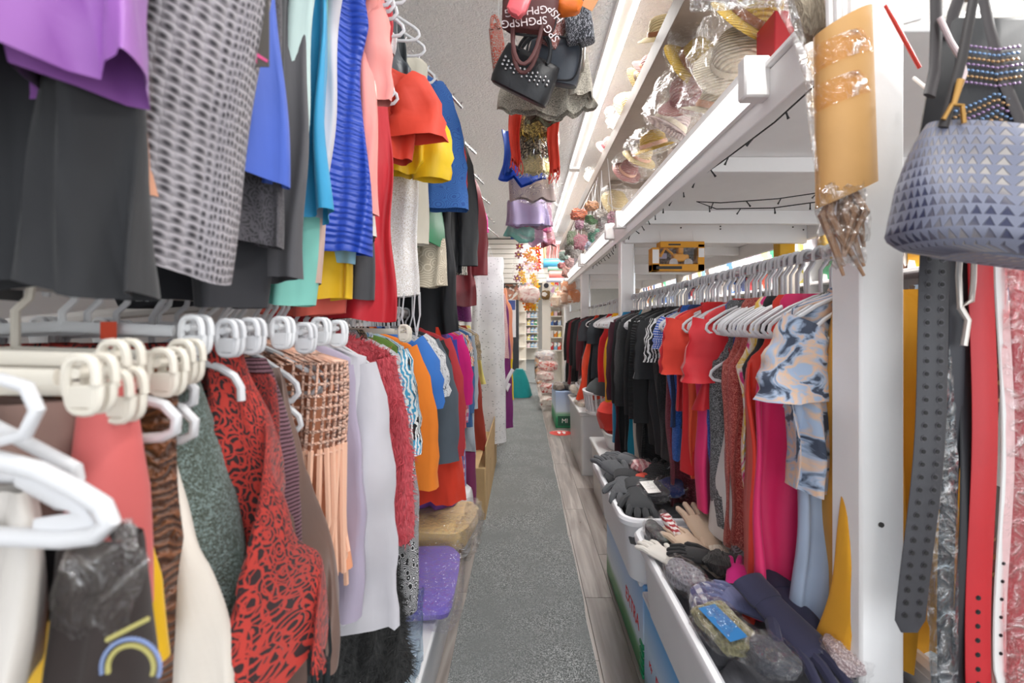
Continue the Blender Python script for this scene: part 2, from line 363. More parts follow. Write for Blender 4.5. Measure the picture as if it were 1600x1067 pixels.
def garment(row, y, pxe, pyb, kind, mat, label, name, cat, hs=.19, sl=None, th=.03, fold=1.0, hemc=0.0, skew=0.0, trim=None,
            X=None, zt=None, hang=True, mid=None, rz=None, collar=None, fur=None, wavy=0.0, hh=None, pxt=None, loop=False, tagc=None, net=False, fringe=None, group=None):
    xr, s, zr, dn = ROWS[row]; GI[0] += 1; rnd = random.Random(GI[0] * 31 + 5)
    xe = WX(pxe, y); zb = WZ(pyb, y)
    X = xr if X is None else X
    if hh is None:
        hh = s * (xe - X)
        if hh < .09: X = xe - s * .11; hh = .11
        if hh > .38: X = xe - s * .38; hh = .38
        if sl: hh = max(.1, min(hh, hs + .03))
    if pxt is not None: hs = max(.04, s * (WX(pxt, y) - X))
    elif kind == 'drape': hs = hh
    z0 = zr - dn if zt is None else zt
    L = max(z0 - zb, .12)
    near = y < 1.25; mid_ = y < 2.7
    nu = 72 if near else 44 if mid_ else 24; nv = int(L / (.014 if near else .022 if mid_ else .05)) + 9
    if kind == 'drape' and hh < .1: nu = 32
    if net: nu = 56; nv = int(L / .017)
    P, uv = body_grid(kind, hs, hh, L, th, rnd, nu, nv, s, fold, hemc, skew, mid, wavy)
    g = GM(); g.grid(P, uv)
    far = y > 4.2
    if sl and far:
        for q in (-1, 1): g.grid(*sleeve_grid(q, hs, sl, rnd, 8, 6))
    o = g.build(name, mat); o.location = (X, y, z0)
    o.rotation_euler = (0, 0, rnd.uniform(-.10, .10) if rz is None else rz); o['local'] = 1
    tag(o, label, cat, group)
    if net:
        md = o.modifiers.new('yarn', 'WIREFRAME'); md.thickness = .0085; md.use_even_offset = False
    if sl and not far:
        for q in (-s, s):
            SP, SU = sleeve_grid(q, hs, sl, rnd, 16 if near else 12, 16 if near else 10)
            g = GM(); g.grid(SP, SU); so = g.build('sleeve', mat, o)
            if fur:
                T = strands(SP, SU, 1500, fur[0], rnd, fur[1]); g = GM(); g.tri(T); g.build('sleeve_pile', fur[2], so, 'stuff')
    if (sl or collar) and not far and kind == 'tee':
        bm = bmesh.new(); k = 14
        tube(bm, [(.073 * math.cos(2 * PI * i / k), .026 * math.sin(2 * PI * i / k), .002 - .012 * (math.sin(2 * PI * i / k) < 0)) for i in range(k + 1)], .007, 6, caps=False)
        obj('collar', bm, collar or mat, o)
    if trim:
        Pb = P[-3:].copy(); Pb[:, :, :2] *= 1.01; Pb[:, :, 1] *= 1.1; Pb[:, :, 2] -= .004
        g = GM(); g.grid(Pb, uv[-3:]); g.build('hem_trim', trim, o)
    if fur:
        T = strands(P, uv, fur[3], fur[0], rnd, fur[1]); g = GM(); g.tri(T); g.build('pile', fur[2], o, 'stuff')
    if fringe:
        n_, ln, m_ = fringe; bm = bmesh.new(); row_ = P[-1]
        for q in range(n_):
            p = row_[int(q * (len(row_) - 1) / n_)]
            tube(bm, [(p[0], p[1], p[2] + .01), (p[0] + rnd.uniform(-.01, .01), p[1] + rnd.uniform(-.01, .01), p[2] - ln * .5), (p[0] + rnd.uniform(-.015, .015), p[1] + rnd.uniform(-.012, .012), p[2] - ln * rnd.uniform(.8, 1.1))], .003 if ln < .2 else .0055, 5)
        obj('fringe', bm, m_, o, kind='stuff')
    if tagc:
        zz = tagc[1]; bm = bmesh.new(); xx = s * (hh - .03)
        bx(bm, xx - .016, xx + .016, -th - .03, -th - .028, zz - .06, zz, .0005)
        tube(bm, [(xx, -th - .028, zz - .005), (xx - s * .02, -th, zz + .05)], .0012, 5); obj('swing_tag', bm, tagc[0], o)
    if hang:
        hg = hanger(row, y, X, z0, zr, o.rotation_euler[2])
        if hg: hg['label'] = 'white hanger holding the ' + label; del hg['group']
    if loop:
        bm = bmesh.new(); tube(bm, [(-.02, 0, -.02), (-.2 * 0, 0, .1), (xr - X, 0, zr - z0 + .02)], .004, 6); obj('hanging_loop', bm, white_pl, o)
    return o
# ------------------------------------------------------------------ hangers
white_pl = solid('#d6d7da', .35, name='white_plastic'); cream_pl = solid('#e2dccf', .35, name='cream_plastic')
HL = {'R': ('empty white plastic hanger packed between others on the right clothes rail', 'white hangers on the right clothes rail'),
      'LU': ('white plastic hanger on the upper left rail, shorter drop', 'hangers on the upper left middle rail'),
      'LT': ('white plastic hanger on the highest rail of the left wall', 'hangers on the topmost left rail'),
      'LL': ('empty white plastic hanger packed between others on the lower left rail', 'hangers on the lower left rail')}
HL['LU'] = ('empty white plastic hanger on the middle rail of the left wall', 'hangers on the middle left rail')
def hanger_mesh(dn, hw=.187):
    bm = bmesh.new()
    pts = [(-.021, 0, -.02)] + [(.021 * math.cos(a), 0, .021 * math.sin(a)) for a in np.linspace(PI, 0, 9)] + [(.019, 0, -.018), (.008, 0, -.034), (0, 0, -.046), (0, 0, -dn + .005), (0, 0, -dn - .004)]
    tube(bm, pts, .0048, 7)
    for q in (-1, 1):
        tube(bm, [(0, 0, -dn), (q * .05, 0, -dn - .012), (q * .12, 0, -dn - .042), (q * (hw - .012), 0, -dn - .076), (q * (hw + .004), 0, -dn - .09), (q * (hw + .008), 0, -dn - .106), (q * (hw - .004), 0, -dn - .12), (q * (hw - .03), 0, -dn - .125), (0, 0, -dn - .125)], .0056, 7, flat=.75)
    bmesh.ops.recalc_face_normals(bm, faces=bm.faces[:])
    me = bpy.data.meshes.new('clothes_hanger'); bm.to_mesh(me); bm.free(); finish(me, [white_pl]); return me
HM = {}
def hanger(row, y, X, z0, zr, rz, mat=None):
    if row not in HL: return
    if X < 0 and abs(X - ROWS[row][0]) > .12: return
    dn = round(zr - z0, 3)
    if dn > .5: dn = ROWS[row][3]
    if dn not in HM: HM[dn] = hanger_mesh(dn)
    o = bpy.data.objects.new('clothes_hanger', HM[dn]); COL.objects.link(o); o.location = (X, y, zr); o.rotation_euler = (0, 0, rz)
    tag(o, HL[row][0], 'hanger', HL[row][1]); return o
# ------------------------------------------------------------------ setting
FAR = 20.5
wall_m = solid('#dcdad6', .8, 0, .1, 30, .05, name='painted_wall'); 
t = NT('stippled_ceiling'); tc = t.n('ShaderNodeTexCoord').outputs[3]
v1 = t.n('ShaderNodeTexNoise', {'Vector': tc, 'Scale': 38.0, 'Detail': 3.0, 'Distortion': 1.0}).outputs[0]
t.p(Base_Color=lin('#ececeb'), Roughness=.9); t.bump(t.ramp(v1, [(.35, 0.0), (.65, 1.0)]), 0.6, .02); ceil_m = t.m
struct(box('ceiling', (-1.4, 4.6, -2.2, FAR, CEIL, CEIL + .1), ceil_m, c=0))
struct(box('wall_left', (-1.5, -1.4, -2.2, FAR, 0, CEIL), wall_m, c=0))
struct(box('wall_right', (4.6, 4.7, -2.2, FAR, 0, CEIL), wall_m, c=0))
struct(box('wall_back', (-1.4, 4.6, FAR, FAR + .1, 0, CEIL), wall_m, c=0))
fl = struct(box('floor', (-1.4, 4.6, -2.2, FAR, -.06, -.006), solid('#6f6a66', .6, name='floor_base'), c=0))
t = NT('wood_laminate'); tc = t.n('ShaderNodeTexCoord').outputs[3]
rnd_ = t.n('ShaderNodeObjectInfo').outputs[5]
mp = t.n('ShaderNodeMapping', {'Vector': tc, 'Scale': (14, 1.1, 1)}); off = t.n('ShaderNodeCombineXYZ', {0: t.math('MULTIPLY', rnd_, 40.0), 1: t.math('MULTIPLY', rnd_, 17.0)})
t.set(mp.inputs['Location'], off.outputs[0])
nz = t.n('ShaderNodeTexNoise', {'Vector': mp.outputs[0], 'Scale': 1.6, 'Detail': 6.0, 'Distortion': .8}).outputs[0]
c0 = t.ramp(nz, [(.3, '#857c75'), (.5, '#a09791'), (.72, '#bcb4ad')]); c1 = t.mix(t.math('MULTIPLY', rnd_, .55), c0, lin('#766d68'))
t.p(Base_Color=c1, Roughness=t.math('MULTIPLY_ADD', nz, .2, .22)); t.bump(nz, .12, .004); lam_m = t.m
bm = bmesh.new(); bx(bm, -.0742, .0742, -.599, .599, -.006, 0, .0012); me_pl = bpy.data.meshes.new('plank'); bm.to_mesh(me_pl); bm.free(); finish(me_pl, [lam_m])
for i in range(10):
    for j in range(16):
        o = bpy.data.objects.new('plank', me_pl); COL.objects.link(o); o.parent = fl
        o.location = Vector((-.485 + i * .15, .3 + j * 1.2 + (i * .47 % 1.2), 0)) - fl.location
# carpet runner
t = NT('carpet_pile'); tc = t.n('ShaderNodeTexCoord').outputs[3]
n1 = t.n('ShaderNodeTexNoise', {'Vector': tc, 'Scale': 190.0, 'Detail': 3.0}).outputs[0]; n2 = t.n('ShaderNodeTexNoise', {'Vector': tc, 'Scale': 3.0, 'Detail': 4.0}).outputs[0]
cc = t.ramp(n1, [(.32, '#3c4040'), (.5, '#757877'), (.66, '#b4b6b5')]); cc = t.mix(t.ramp(n2, [(.35, 0.0), (.7, 1.0)]), cc, lin('#747776'))
t.p(Base_Color=cc, Roughness=.95); t.bump(n1, .25, .004)
def carpet_fn(bm):
    n = 60; rings = []
    for i in range(n):
        y = .45 + (11.5 - .45) * i / (n - 1); wv = .004 * math.sin(y * 5.1) + .003 * math.sin(y * 13)
        rings.append([(-.315 + wv, y, .0005), (-.313 + wv, y, .007), (-.15, y, .0085), (.15, y, .0085), (.323 + wv, y, .007), (.325 + wv, y, .0005)])
    ring_loft(bm, rings)
tag(hard('carpet_runner', carpet_fn, t.m), 'long grey speckled carpet runner down the middle of the aisle', 'carpet')
tag(hard('carpet_runner', lambda b: bx(b, -.12, .66, 11.6, FAR - .3, .0005, .007, .002), t.m), 'grey carpet at the far end of the aisle beyond the black cabinet', 'carpet')
# floor sticker
def disc(bm, c, r, h, n=28, sy=1.0): lathe(bm, [(r, 0), (r, h)], c, n, M=Matrix.Diagonal((1, sy, 1)), caps=(True, True))
red_v = solid('#e2473f', .4, name='red_vinyl'); wht = solid('#f6f4f2', .5, name='white_paint')
st = hard('floor_sticker', lambda b: disc(b, (.515, 6.3, .0005), .15, .002), red_v); tag(st, 'round red floor sticker with white footprints beside the carpet', 'sticker')
for q in (-1, 1):
    hard('footprint', lambda b: (disc(b, (.53 + q * .033, 6.33, .0026), .026, .0008, 16, 1.7), disc(b, (.53 + q * .033, 6.262, .0026), .019, .0008, 14, 1.1)), wht, st)
hard('sticker_band', lambda b: tube(b, [(.515 + .12 * math.cos(a), 6.3 + .12 * math.sin(a), .003) for a in np.linspace(.6, PI - .6, 12)], .006, 4, flat=.2), wht, st)
# ceiling strip lights
tube_m = glow('#ffffff', 1.8); hou = solid('#f3f2f0', .45, name='white_enamel')
def strip(y0, y1, x, lab):
    l = empty('ceiling_light', (x, (y0 + y1) / 2, CEIL)); tag(l, lab, 'light')
    hard('housing', lambda b: (bx(b, x - .055, x + .055, y0, y1, CEIL - .055, CEIL), bx(b, x - .028, x + .028, y0, y1, CEIL - .075, CEIL - .053)), hou, l)
    for q in (-1, 1):
        hard('tube', lambda b: tube(b, [(x + q * .044, y0 + .03, CEIL - .082), (x + q * .044, y1 - .03, CEIL - .082)], .014, 10), tube_m, l)
    for yy in (y0 + .015, y1 - .015):
        hard('tube_holder', lambda b: bx(b, x - .062, x + .062, yy - .012, yy + .012, CEIL - .1, CEIL - .05), hou, l)
strip(2.2, 5.55, .62, 'long white double tube ceiling strip light above the hanging handbags')
strip(5.62, 9.4, .63, 'farther white ceiling strip light running on towards the back wall')
strip(2.5, 6.0, 2.75, 'white ceiling strip light over the next aisle to the right')
strip(6.4, 10, 2.75, 'farther ceiling strip light over the next aisle to the right')
bl = empty('ceiling_light', (.55, 9.9, 3.3)); tag(bl, 'short white crosswise light before the slatted back panel', 'light')
box('housing', (.2, 1.5, 9.85, 10.0, 3.25, 3.35), hou, bl); box('diffuser', (.22, 1.48, 9.86, 9.99, 3.22, 3.25), tube_m, bl)
# ------------------------------------------------------------------ slatted panel over the far end
slat_m = solid('#e9e4dc', .6, name='slat_laminate')
sp = empty('slat_panel', (.3, 10.6, 2.4)); sp['kind'] = 'structure'; sp.name = 'wall_far_header'
for k in range(9):
    box('slat', (-1.38, 1.9, 10.55, 10.6, 2.42 + k * .112, 2.42 + k * .112 + .103), slat_m, sp, c=.004)
box('panel_back', (-1.39, 1.9, 10.6, 10.63, 2.4, 3.44), solid('#55504b', .8, name='dark_core'), sp, c=0)
# ------------------------------------------------------------------ island shelf on the right
pw = solid('#f7f6f5', .55, 0, .12, 22, .03, name='white_painted_wood')
unit = empty('island_shelf', (1.4, 6.0, 0)); tag(unit, 'white painted timber shelf unit with posts, joists and a deck overhead', 'shelf')
def post(x, y, s=.1, z1=CEIL): 
    return hard('post', lambda b: bx(b, x, x + s, y, y + s, 0, z1, .006), pw, unit)
post(.755, 1.03, z1=3.0); 
for yy in (3.55, 5.95, 8.4): post(.755, yy, .1, 2.3)
beige = solid('#d6cbbf', .6, 0, .1, 30, .08, name='bare_timber')
for yy in (3.75, 6.3, 8.6): hard('rear_post', lambda b: bx(b, 2.12, 2.24, yy, yy + .09, 0, 2.3, .005), beige, unit)
DZ = 2.26
for k in range(8): box('deck_board', (.72, 2.2, 1.2 + k * 1.02, 1.2 + k * 1.02 + 1.014, DZ, DZ + .018), pw, unit)
for yy, dd in ((2.1, .07), (3.1, .09), (3.5, .15), (4.6, .08), (5.9, .13), (7.2, .08), (8.35, .13)):
    box('joist', (.776, 2.159, yy, yy + .045, DZ - dd, DZ - .001), pw, unit)
box('front_beam', (.735, .775, 1.2, 9.3, DZ - .13, DZ - .002), pw, unit); box('rear_beam', (2.16, 2.2, 1.2, 9.3, DZ - .12, DZ - .002), pw, unit)
warm = solid('#85776c', .6, 0, .1, 24, .1, name='primed_timber')
box('upper_front_board', (.70, .855, .9, 8.8, 2.90, 3.005), warm, unit); box('upper_deck', (.86, 1.7, .9, 8.8, 2.99, 3.008), warm, unit)
for yy in (1.6, 2.6, 3.7, 4.8, 5.9, 7.0): box('upper_joist', (.86, 1.7, yy, yy + .05, 2.90, 2.988), warm, unit)
for yy in (1.06, 3.56, 5.97, 8.4): box('upper_strut', (1.05, 1.12, yy, yy + .06, DZ + .018, 2.9), warm, unit)
for (x, z) in ((.7549, 2.22), (.7549, 2.2)): pass
screw = solid('#4a4744', .4, .6, name='screw_head')
def scr(bm):
    for (x, y, z) in ((1.5, 3.499, 2.235), (1.5, 3.499, 2.215), (2.05, 3.499, 2.23), (2.13, 3.499, 2.21), (1.2, 3.499, 2.225), (1.6, 3.249, 2.23), (1.93, 3.249, 2.225), (.8, 1.029, 1.05), (.79, 1.029, .6)):
        tube(bm, [(x, y - .002, z), (x, y + .001, z)], .006, 8)
hard('screw', scr, screw, unit, kind='stuff')
# clothes rails
chrome = solid('#c9c9cb', .22, .9, name='chrome'); pole_m = solid('#e9e3d3', .55, name='cream_pole'); grail = solid('#cfcac5', .5, name='grey_rail')
def rail(name, x, y0, y1, z, r, m, lab):
    o = empty(name, (x, (y0 + y1) / 2, z)); tag(o, lab, 'rail')
    hard('tube', lambda b: tube(b, [(x, y0, z), (x, y1, z)], r, 14), m, o)
    return o
rr = rail('clothes_rail', .86, 1.1, 9.2, 1.70, .015, chrome, 'chrome clothes rail packed with white hangers under the island shelf')
for yy in (3.6, 6.0, 8.4): hard('rail_bracket', lambda b: (bx(b, .835, .885, yy + .02, yy + .05, 1.68, 1.9), bx(b, .84, .88, yy + .024, yy + .046, 1.9, 2.17)), chrome, rr)
lr = rail('clothes_rail', -.60, .2, 5.6, 1.555, .0155, grail, 'lower grey clothes rail along the left wall full of clip hangers')
for yy in (.9, 2.4, 4.0, 5.4): hard('rail_bracket', lambda b: (tube(b, [(-.6, yy, 1.537), (-1.0, yy, 1.5), (-1.4, yy, 1.42)], .012, 8)), grail, lr)
mr = rail('clothes_rail', -.55, .2, 2.05, 2.60, .014, chrome, 'short middle clothes rail on the left above the lower row')
for yy in (.5, 1.9): hard('rail_bracket', lambda b: tube(b, [(-.55, yy, 2.585), (-1.4, yy, 2.45)], .011, 8), chrome, mr)
tr = rail('clothes_rail', -.56, .9, 7.0, 2.74, .021, pole_m, 'thick cream wooden pole rail high along the left wall')
for yy in (2.2, 4.0, 6.0):
    hard('rail_bracket', lambda b: tube(b, [(-.56, yy, 2.72), (-1.4, yy, 2.6)], .014, 8), pole_m, tr)
for k, yy in enumerate((1.75, 2.08, 2.45, 2.9, 3.5)):
    hard('rail_hook', lambda b: tube(b, [(-.54, yy, 2.765), (-.52, yy, 2.80), (-.50, yy, 2.79), (-.50, yy, 2.76)], .0025, 6), chrome, tr)
for k, (yy, a) in enumerate(((2.35, 1), (3.1, 1), (3.75, 1), (4.5, 1), (5.3, 1), (6.3, 1))):
    p0 = Vector((-.55, yy, 2.86)); p1 = Vector((-.34, yy + .22, 2.70 + .02 * (k % 2)))
    o = empty('garment_hook', tuple(p0)); tag(o, ['silver sloping display arm nearest the camera by the left ceiling', 'second silver display arm along the upper left rail', 'third silver display arm along the upper left rail', 'fourth silver display arm along the upper left rail', 'fifth silver display arm along the upper left rail', 'farthest silver display arm along the upper left rail'][k], 'display arm')
    hard('arm', lambda b: tube(b, [p0, p1], .009, 6), chrome, o)
    for q in range(6):
        c = p0.lerp(p1, .08 + q * .18); hard('peg', lambda b: tube(b, [c, c + Vector((0, 0, .022)), c + Vector((.006, 0, .026))], .004, 6), chrome, o)
# shelf edge fluorescent fixtures
bright = glow('#ffffff', 1.15, 'lit_diffuser')
for k, (a, b_) in enumerate(((1.40, 3.30), (3.72, 5.32), (5.52, 7.42))):
    o = empty('shelf_light', (.715, (a + b_) / 2, 2.2)); tag(o, ['white tube light on the shelf edge nearest the camera', 'second white tube light along the shelf edge', 'third, farthest white tube light along the shelf edge'][k], 'light')
    hard('housing', lambda b: bx(b, .70, .735, a, b_, 2.19, 2.31), hou, o)
    def dif(b):
        ring = [(.735, 2.193), (.70, 2.188), (.683, 2.20), (.672, 2.222), (.674, 2.25), (.70, 2.262)]
        ring_loft(b, [[(x, yy, z) for x, z in ring] for yy in (a + .01, b_ - .01)])
    hard('diffuser', dif, bright, o)
    for yy in (a, b_): hard('end_cap', lambda b: bx(b, .66, .74, yy - .03, yy + .02, 2.175, 2.30, .006), hou, o)
    if k == 0: hard('power_cord', lambda b: tube(b, [(.74, 1.38, 2.25), (.80, 1.30, 2.26), (.9, 1.2, 2.26), (1.0, 1.16, 2.27)], .008, 8), wht, o)
# fairy lights along the deck
blk = solid('#17181a', .5, name='black_wire')
def wire(pts, lab, every=.16):
    o = empty('fairy_lights', pts[0]); tag(o, lab, 'fairy lights')
    hard('cord', lambda b: tube(b, pts, .003, 5), blk, o); rn = random.Random(3); acc = 0
    for p, q in zip(pts, pts[1:]):
        p = Vector(p); q = Vector(q); L = (q - p).length; d = every - acc
        while d < L:
            c = p.lerp(q, d / L); e = c + Vector((rn.uniform(-.02, .03), rn.uniform(-.015, .015), -rn.uniform(.02, .035)))
            hard('bulb', lambda b: tube(b, [c, c.lerp(e, .6), e], [.003, .003, .005], 5), blk, o); d += every
        acc = (acc + L) % every
wire([(.95, 1.18, 2.262), (.90, 1.30, 2.24), (.82, 1.5, 2.155), (.79, 1.8, 2.14), (.785, 2.1, 2.15), (.785, 2.5, 2.145), (.785, 3.0, 2.15), (.785, 3.5, 2.14), (.74, 3.7, 2.13), (.785, 4.3, 2.14), (.785, 5.2, 2.14)], 'black fairy light cord with unlit bulbs along the front beam of the shelf')
wire([(1.9, 2.1, 2.20), (1.6, 2.25, 2.16), (1.3, 2.35, 2.135), (1.05, 2.45, 2.14), (.95, 2.52, 2.165), (1.05, 2.5, 2.12), (1.3, 2.4, 2.10), (1.6, 2.28, 2.12), (1.9, 2.12, 2.17)], 'black loop of fairy lights sagging under the shelf deck')
# ------------------------------------------------------------------ garments, nearest first
G = garment; P = 'plain'
TEE = (.20, .07, .08, 68); CAP = (.13, .075, .085, 60); LONG = (.56, .06, .05, 79); HALF = (.34, .07, .08, 72)
# upper left, middle rail -------------------------------------------------
G('LU', .40, 205, 97, 'tank', cloth('#9c5fb2', P, rough=.5), 'lilac satin top at the upper left corner above the black skirt', 'top', 'top', hh=.26, X=-.60, rz=.06)
G('LU', .47, 205, 452, 'skirt', cloth('#2c2d30', P), 'black pleated skirt at the far left, below the lilac top', 'skirt', 'skirt', hs=.19, hh=.24, X=-.64, fold=1.6, rz=.02)
G('LU', .53, 208, 310, 'drape', cloth('#d39a7d', P), 'peach cloth showing as a strip between black skirt and grey knit', 'top', 'top', X=-.475, hh=.055, fold=.4, hang=False)
G('LU', .59, 345, 446, 'drape', cloth('#a6a1a6', 'knit', '#3a373c', sc=1.5), 'light grey open knit tunic with rounded hem, large in left foreground', 'tunic', 'tunic', X=-.366, hh=.084, hemc=.03, th=.035, fold=.6, skew=-.12, rz=0.0)
G('LU', .63, 370, 248, 'drape', cloth('#8b7a70', 'knit', '#40362f', sc=1.4), 'narrow brown knit edge right behind the light grey tunic', 'cardigan', 'cardigan', X=-.50, hh=.105, hang=False)
G('LU', .70, 434, 283, 'tee', cloth('#4264c9', P, rough=.6), 'cornflower blue t-shirt with loose sleeve behind the pink printed header card', 't_shirt', 't-shirt', hs=.17, sl=(.2, .06, .07, 70))
G('LU', .73, 432, 382, 'drape', cloth('#3d3b3f', 'lacefloral', '#57545a', sc=2), 'charcoal lace-edged top below the cornflower blue t-shirt', 'top', 'top', fold=.8)
G('LU', .775, 400, 476, 'skirt', cloth('#34353a', P), 'dark grey jersey skirt with stepped hem below the charcoal lace top', 'skirt', 'skirt', fold=1.3)
G('LU', .83, 484, 440, 'tank', cloth('#57565a', P), 'long charcoal grey tunic left of the sky blue tee', 'tunic', 'tunic', hs=.16)
G('LU', .86, 470, 372, 'strap', cloth('#c5dcd9', P), 'pale mint top with white price tags behind the pink printed card', 'top', 'top', tagc=(white_pl, -.33))
G('LU', .985, 482, 474, 'skirt', cloth('#8fe0d2', P, rough=.6), 'aqua hem hanging lowest beneath the charcoal grey tunic', 'skirt', 'skirt', hs=.16)
G('LU', .93, 524, 338, 'tee', cloth('#2d9fd0', P, rough=.6), 'sky blue tee with wide sleeve next to the charcoal tunic', 't_shirt', 't-shirt', hs=.16, sl=(.2, .06, .075, 66))
G('LU', 1.01, 496, 440, 'skirt', cloth('#e2c3b4', P), 'pale nude skirt strip under the sky blue tee', 'skirt', 'skirt', hs=.15)
G('LU', 1.0, 505, 345, 'drape', cloth('#d6d3da', P), 'plain white tank top beside the royal blue dress', 'tank_top', 'tank top', pxt=555)
G('LU', 1.225, 532, 492, 'skirt', cloth('#f0705f', P), 'coral skirt hem under the yellow hem, above the clip hangers', 'skirt', 'skirt', hs=.12)
G('LU', 1.21, 552, 470, 'skirt', cloth('#f2c318', P, rough=.6), 'bright yellow skirt hem below the royal blue dress', 'skirt', 'skirt', hs=.12)
G('LU', 1.16, 583, 398, 'strap', cloth('#1244b8', 'ruche', rough=.45), 'royal blue ruched dress with gathered seams', 'dress', 'dress', hs=.15, fold=.8, mid=.1)
G('LU', 1.185, 556, 412, 'drape', cloth('#9fd0e4', P), 'light blue underskirt peeking out below the royal blue dress', 'skirt', 'skirt', hang=False, zt=1.86, th=.012, fold=.5)
G('LU', 1.24, 597, 338, 'tee', cloth('#f79a92', P, rough=.6), 'pale pink sleeve strip between royal blue dress and red dress', 'blouse', 'blouse', hs=.16, sl=(.3, .05, .055, 72))
G('LU', 1.27, 596, 372, 'tank', cloth('#efe6dc', P), 'off-white blouse behind the pale pink one', 'blouse', 'blouse', hs=.16)
G('LU', 1.30, 582, 466, 'skirt', cloth('#4b4c50', P), 'dark grey pleated skirt between yellow hem and red dress', 'skirt', 'skirt', hs=.13)
G('LU', 1.36, 618, 500, 'strap', cloth('#c8202f', P, rough=.6), 'long plain red dress reaching the lower rail', 'dress', 'dress', hs=.15, fold=1.2)
G('LU', 1.53, 640, 250, 'tee', cloth('#e0442c', P, rough=.65), 'orange red blouse with a short flared sleeve', 'blouse', 'blouse', hs=.19, zt=2.37, sl=(.19, .075, .1, 40))
G('LU', 1.66, 645, 270, 'tee', cloth('#f5cc12', P, rough=.5), 'bright yellow blouse with puffed sleeve right behind the orange red one', 'blouse', 'blouse', hs=.2, zt=2.33, sl=(.24, .09, .07, 42))
G('LU', 1.80, 654, 462, 'strap', cloth('#e6e0d6', 'lacefloral', '#ffffff', sc=2.4), 'white crochet lace dress with a hanging braid', 'dress', 'dress', hs=.15, fringe=(14, .16, white_pl))
# upper left, top rail ---------------------------------------------------
G('LT', 1.90, 668, 380, 'tee', cloth('#d8d2c2', P), 'cream draped blouse high on the top rail beside the grey satin', 'blouse', 'blouse', zt=2.62, hs=.17)
G('LT', 1.62, 640, 128, 'tank', cloth('#50565c', P, rough=.35), 'slate grey satin gathered top high against the ceiling', 'top', 'top', hs=.16, fold=1.6)
G('LT', 1.72, 656, 135, 'tank', cloth('#454a4e', P, rough=.35), 'second slate grey satin top just behind the first', 'top', 'top', hs=.17, fold=1.6)
G('LT', 1.42, 600, 70, 'tank', cloth('#e9e9ea', 'lacefloral', '#ffffff', sc=2), 'white lace top with beaded edge near the upper frame edge', 'top', 'top', hs=.16)
G('LT', 1.34, 585, 50, 'tank', cloth('#9dc8e8', P, rough=.4), 'light blue satin top near the upper frame edge', 'top', 'top', hs=.15)
G('LT', 2.02, 690, 322, 'tee', cloth('#3568ae', 'paisley', '#254f94', sc=1.3), 'blue lace blouse with flared elbow sleeve', 'blouse', 'blouse', hs=.19, sl=(.55, .075, .1, 66))
G('LT', 2.12, 688, 383, 'tank', cloth('#1f8a58', P, rough=.4), 'emerald green satin dress under the blue lace sleeve', 'dress', 'dress', hs=.17, fold=1.8)
G('LT', 2.20, 700, 448, 'tank', cloth('#d8cbb2', 'paisley', '#f0e6d2', sc=.8), 'beige embroidered lace dress left of the black jacket', 'dress', 'dress', hs=.17)
G('LT', 2.27, 698, 305, 'tee', cloth('#c0182a', 'lacefloral', '#8f1020', sc=2.2), 'red lace top with white collar, nearer of two', 'top', 'top', hs=.19, sl=(.40, .065, .075, 62), collar=white_pl)
G('LT', 2.36, 708, 300, 'tee', cloth('#c92434', 'lacefloral', '#a01824', sc=2.2), 'second red lace top behind the one with white collar', 'top', 'top', hs=.19, sl=(.42, .06, .07, 62))
G('LT', 2.42, 716, 520, 'skirt', cloth('#222428', P), 'black trousers hanging below the beige lace dress', 'trousers', 'trousers', hs=.16, fold=1.6)
G('LT', 2.62, 722, 425, 'tee', cloth('#26282b', P, rough=.5), 'black jacket with long sleeve hanging in front of the ceiling', 'jacket', 'jacket', hs=.2, sl=(.72, .07, .055, 68))
G('LT', 2.72, 730, 430, 'tank', cloth('#d9d3c6', 'leaf', '#1d1d20', '#1d1d20', sc=1.2), 'black and white patterned blouse hem under the black jacket', 'blouse', 'blouse', hs=.18)
G('LT', 3.05, 738, 400, 'tee', cloth('#c23b3e', 'stripe', '#efe9e4', sc=.6), 'red and white striped top beyond the black jacket', 'top', 'top', hs=.18, sl=LONG)
G('LT', 3.35, 748, 478, 'tee', cloth('#8c2f38', P, rough=.4), 'burgundy satin dress with long sleeve beyond the black jacket', 'dress', 'dress', hs=.19, sl=(.7, .07, .06, 66))
G('LT', 3.6, 736, 502, 'skirt', cloth('#8a2a7a', 'glitter', '#c060b0'), 'purple glitter skirt under the burgundy satin dress', 'skirt', 'skirt', hs=.17)
G('LT', 3.75, 748, 400, 'tee', cloth('#3b8276', P), 'sea green blouse beyond the burgundy satin dress', 'blouse', 'blouse', hs=.18, sl=TEE)
G('LT', 4.0, 753, 420, 'tee', cloth('#3d4a5e', P), 'navy top beyond the sea green blouse', 'top', 'top', hs=.18, sl=TEE)
G('LT', 4.25, 760, 408, 'tee', cloth('#e63a9a', P, rough=.5), 'hot pink top in front of the long white dotted gown', 'top', 'top', hs=.18, sl=TEE)
G('LT', 4.75, 792, 690, 'strap', cloth('#e3e4e6', 'dots', '#8f9496'), 'full length white gown with grey dots in a clear garment bag', 'gown', 'gown', X=-.36, hs=.17, zt=2.18, fold=.45, th=.06, loop=True)
G('LT', 5.3, 796, 560, 'tank', cloth('#e7c9c8', 'polka', '#b03a4a', sc=1.6), 'pink and red dotted dress behind the white dotted gown', 'dress', 'dress', X=-.38, zt=2.05, loop=True)
G('LT', 5.6, 803, 668, 'tank', cloth('#7d2a72', P, rough=.4), 'long purple gown with white sash by the aisle', 'gown', 'gown', X=-.36, zt=1.95, loop=True)
G('LT', 5.9, 802, 560, 'tank', cloth('#f1a17c', P), 'peach orange dress hanging beyond the purple gown', 'dress', 'dress', X=-.32, zt=1.95, loop=True)
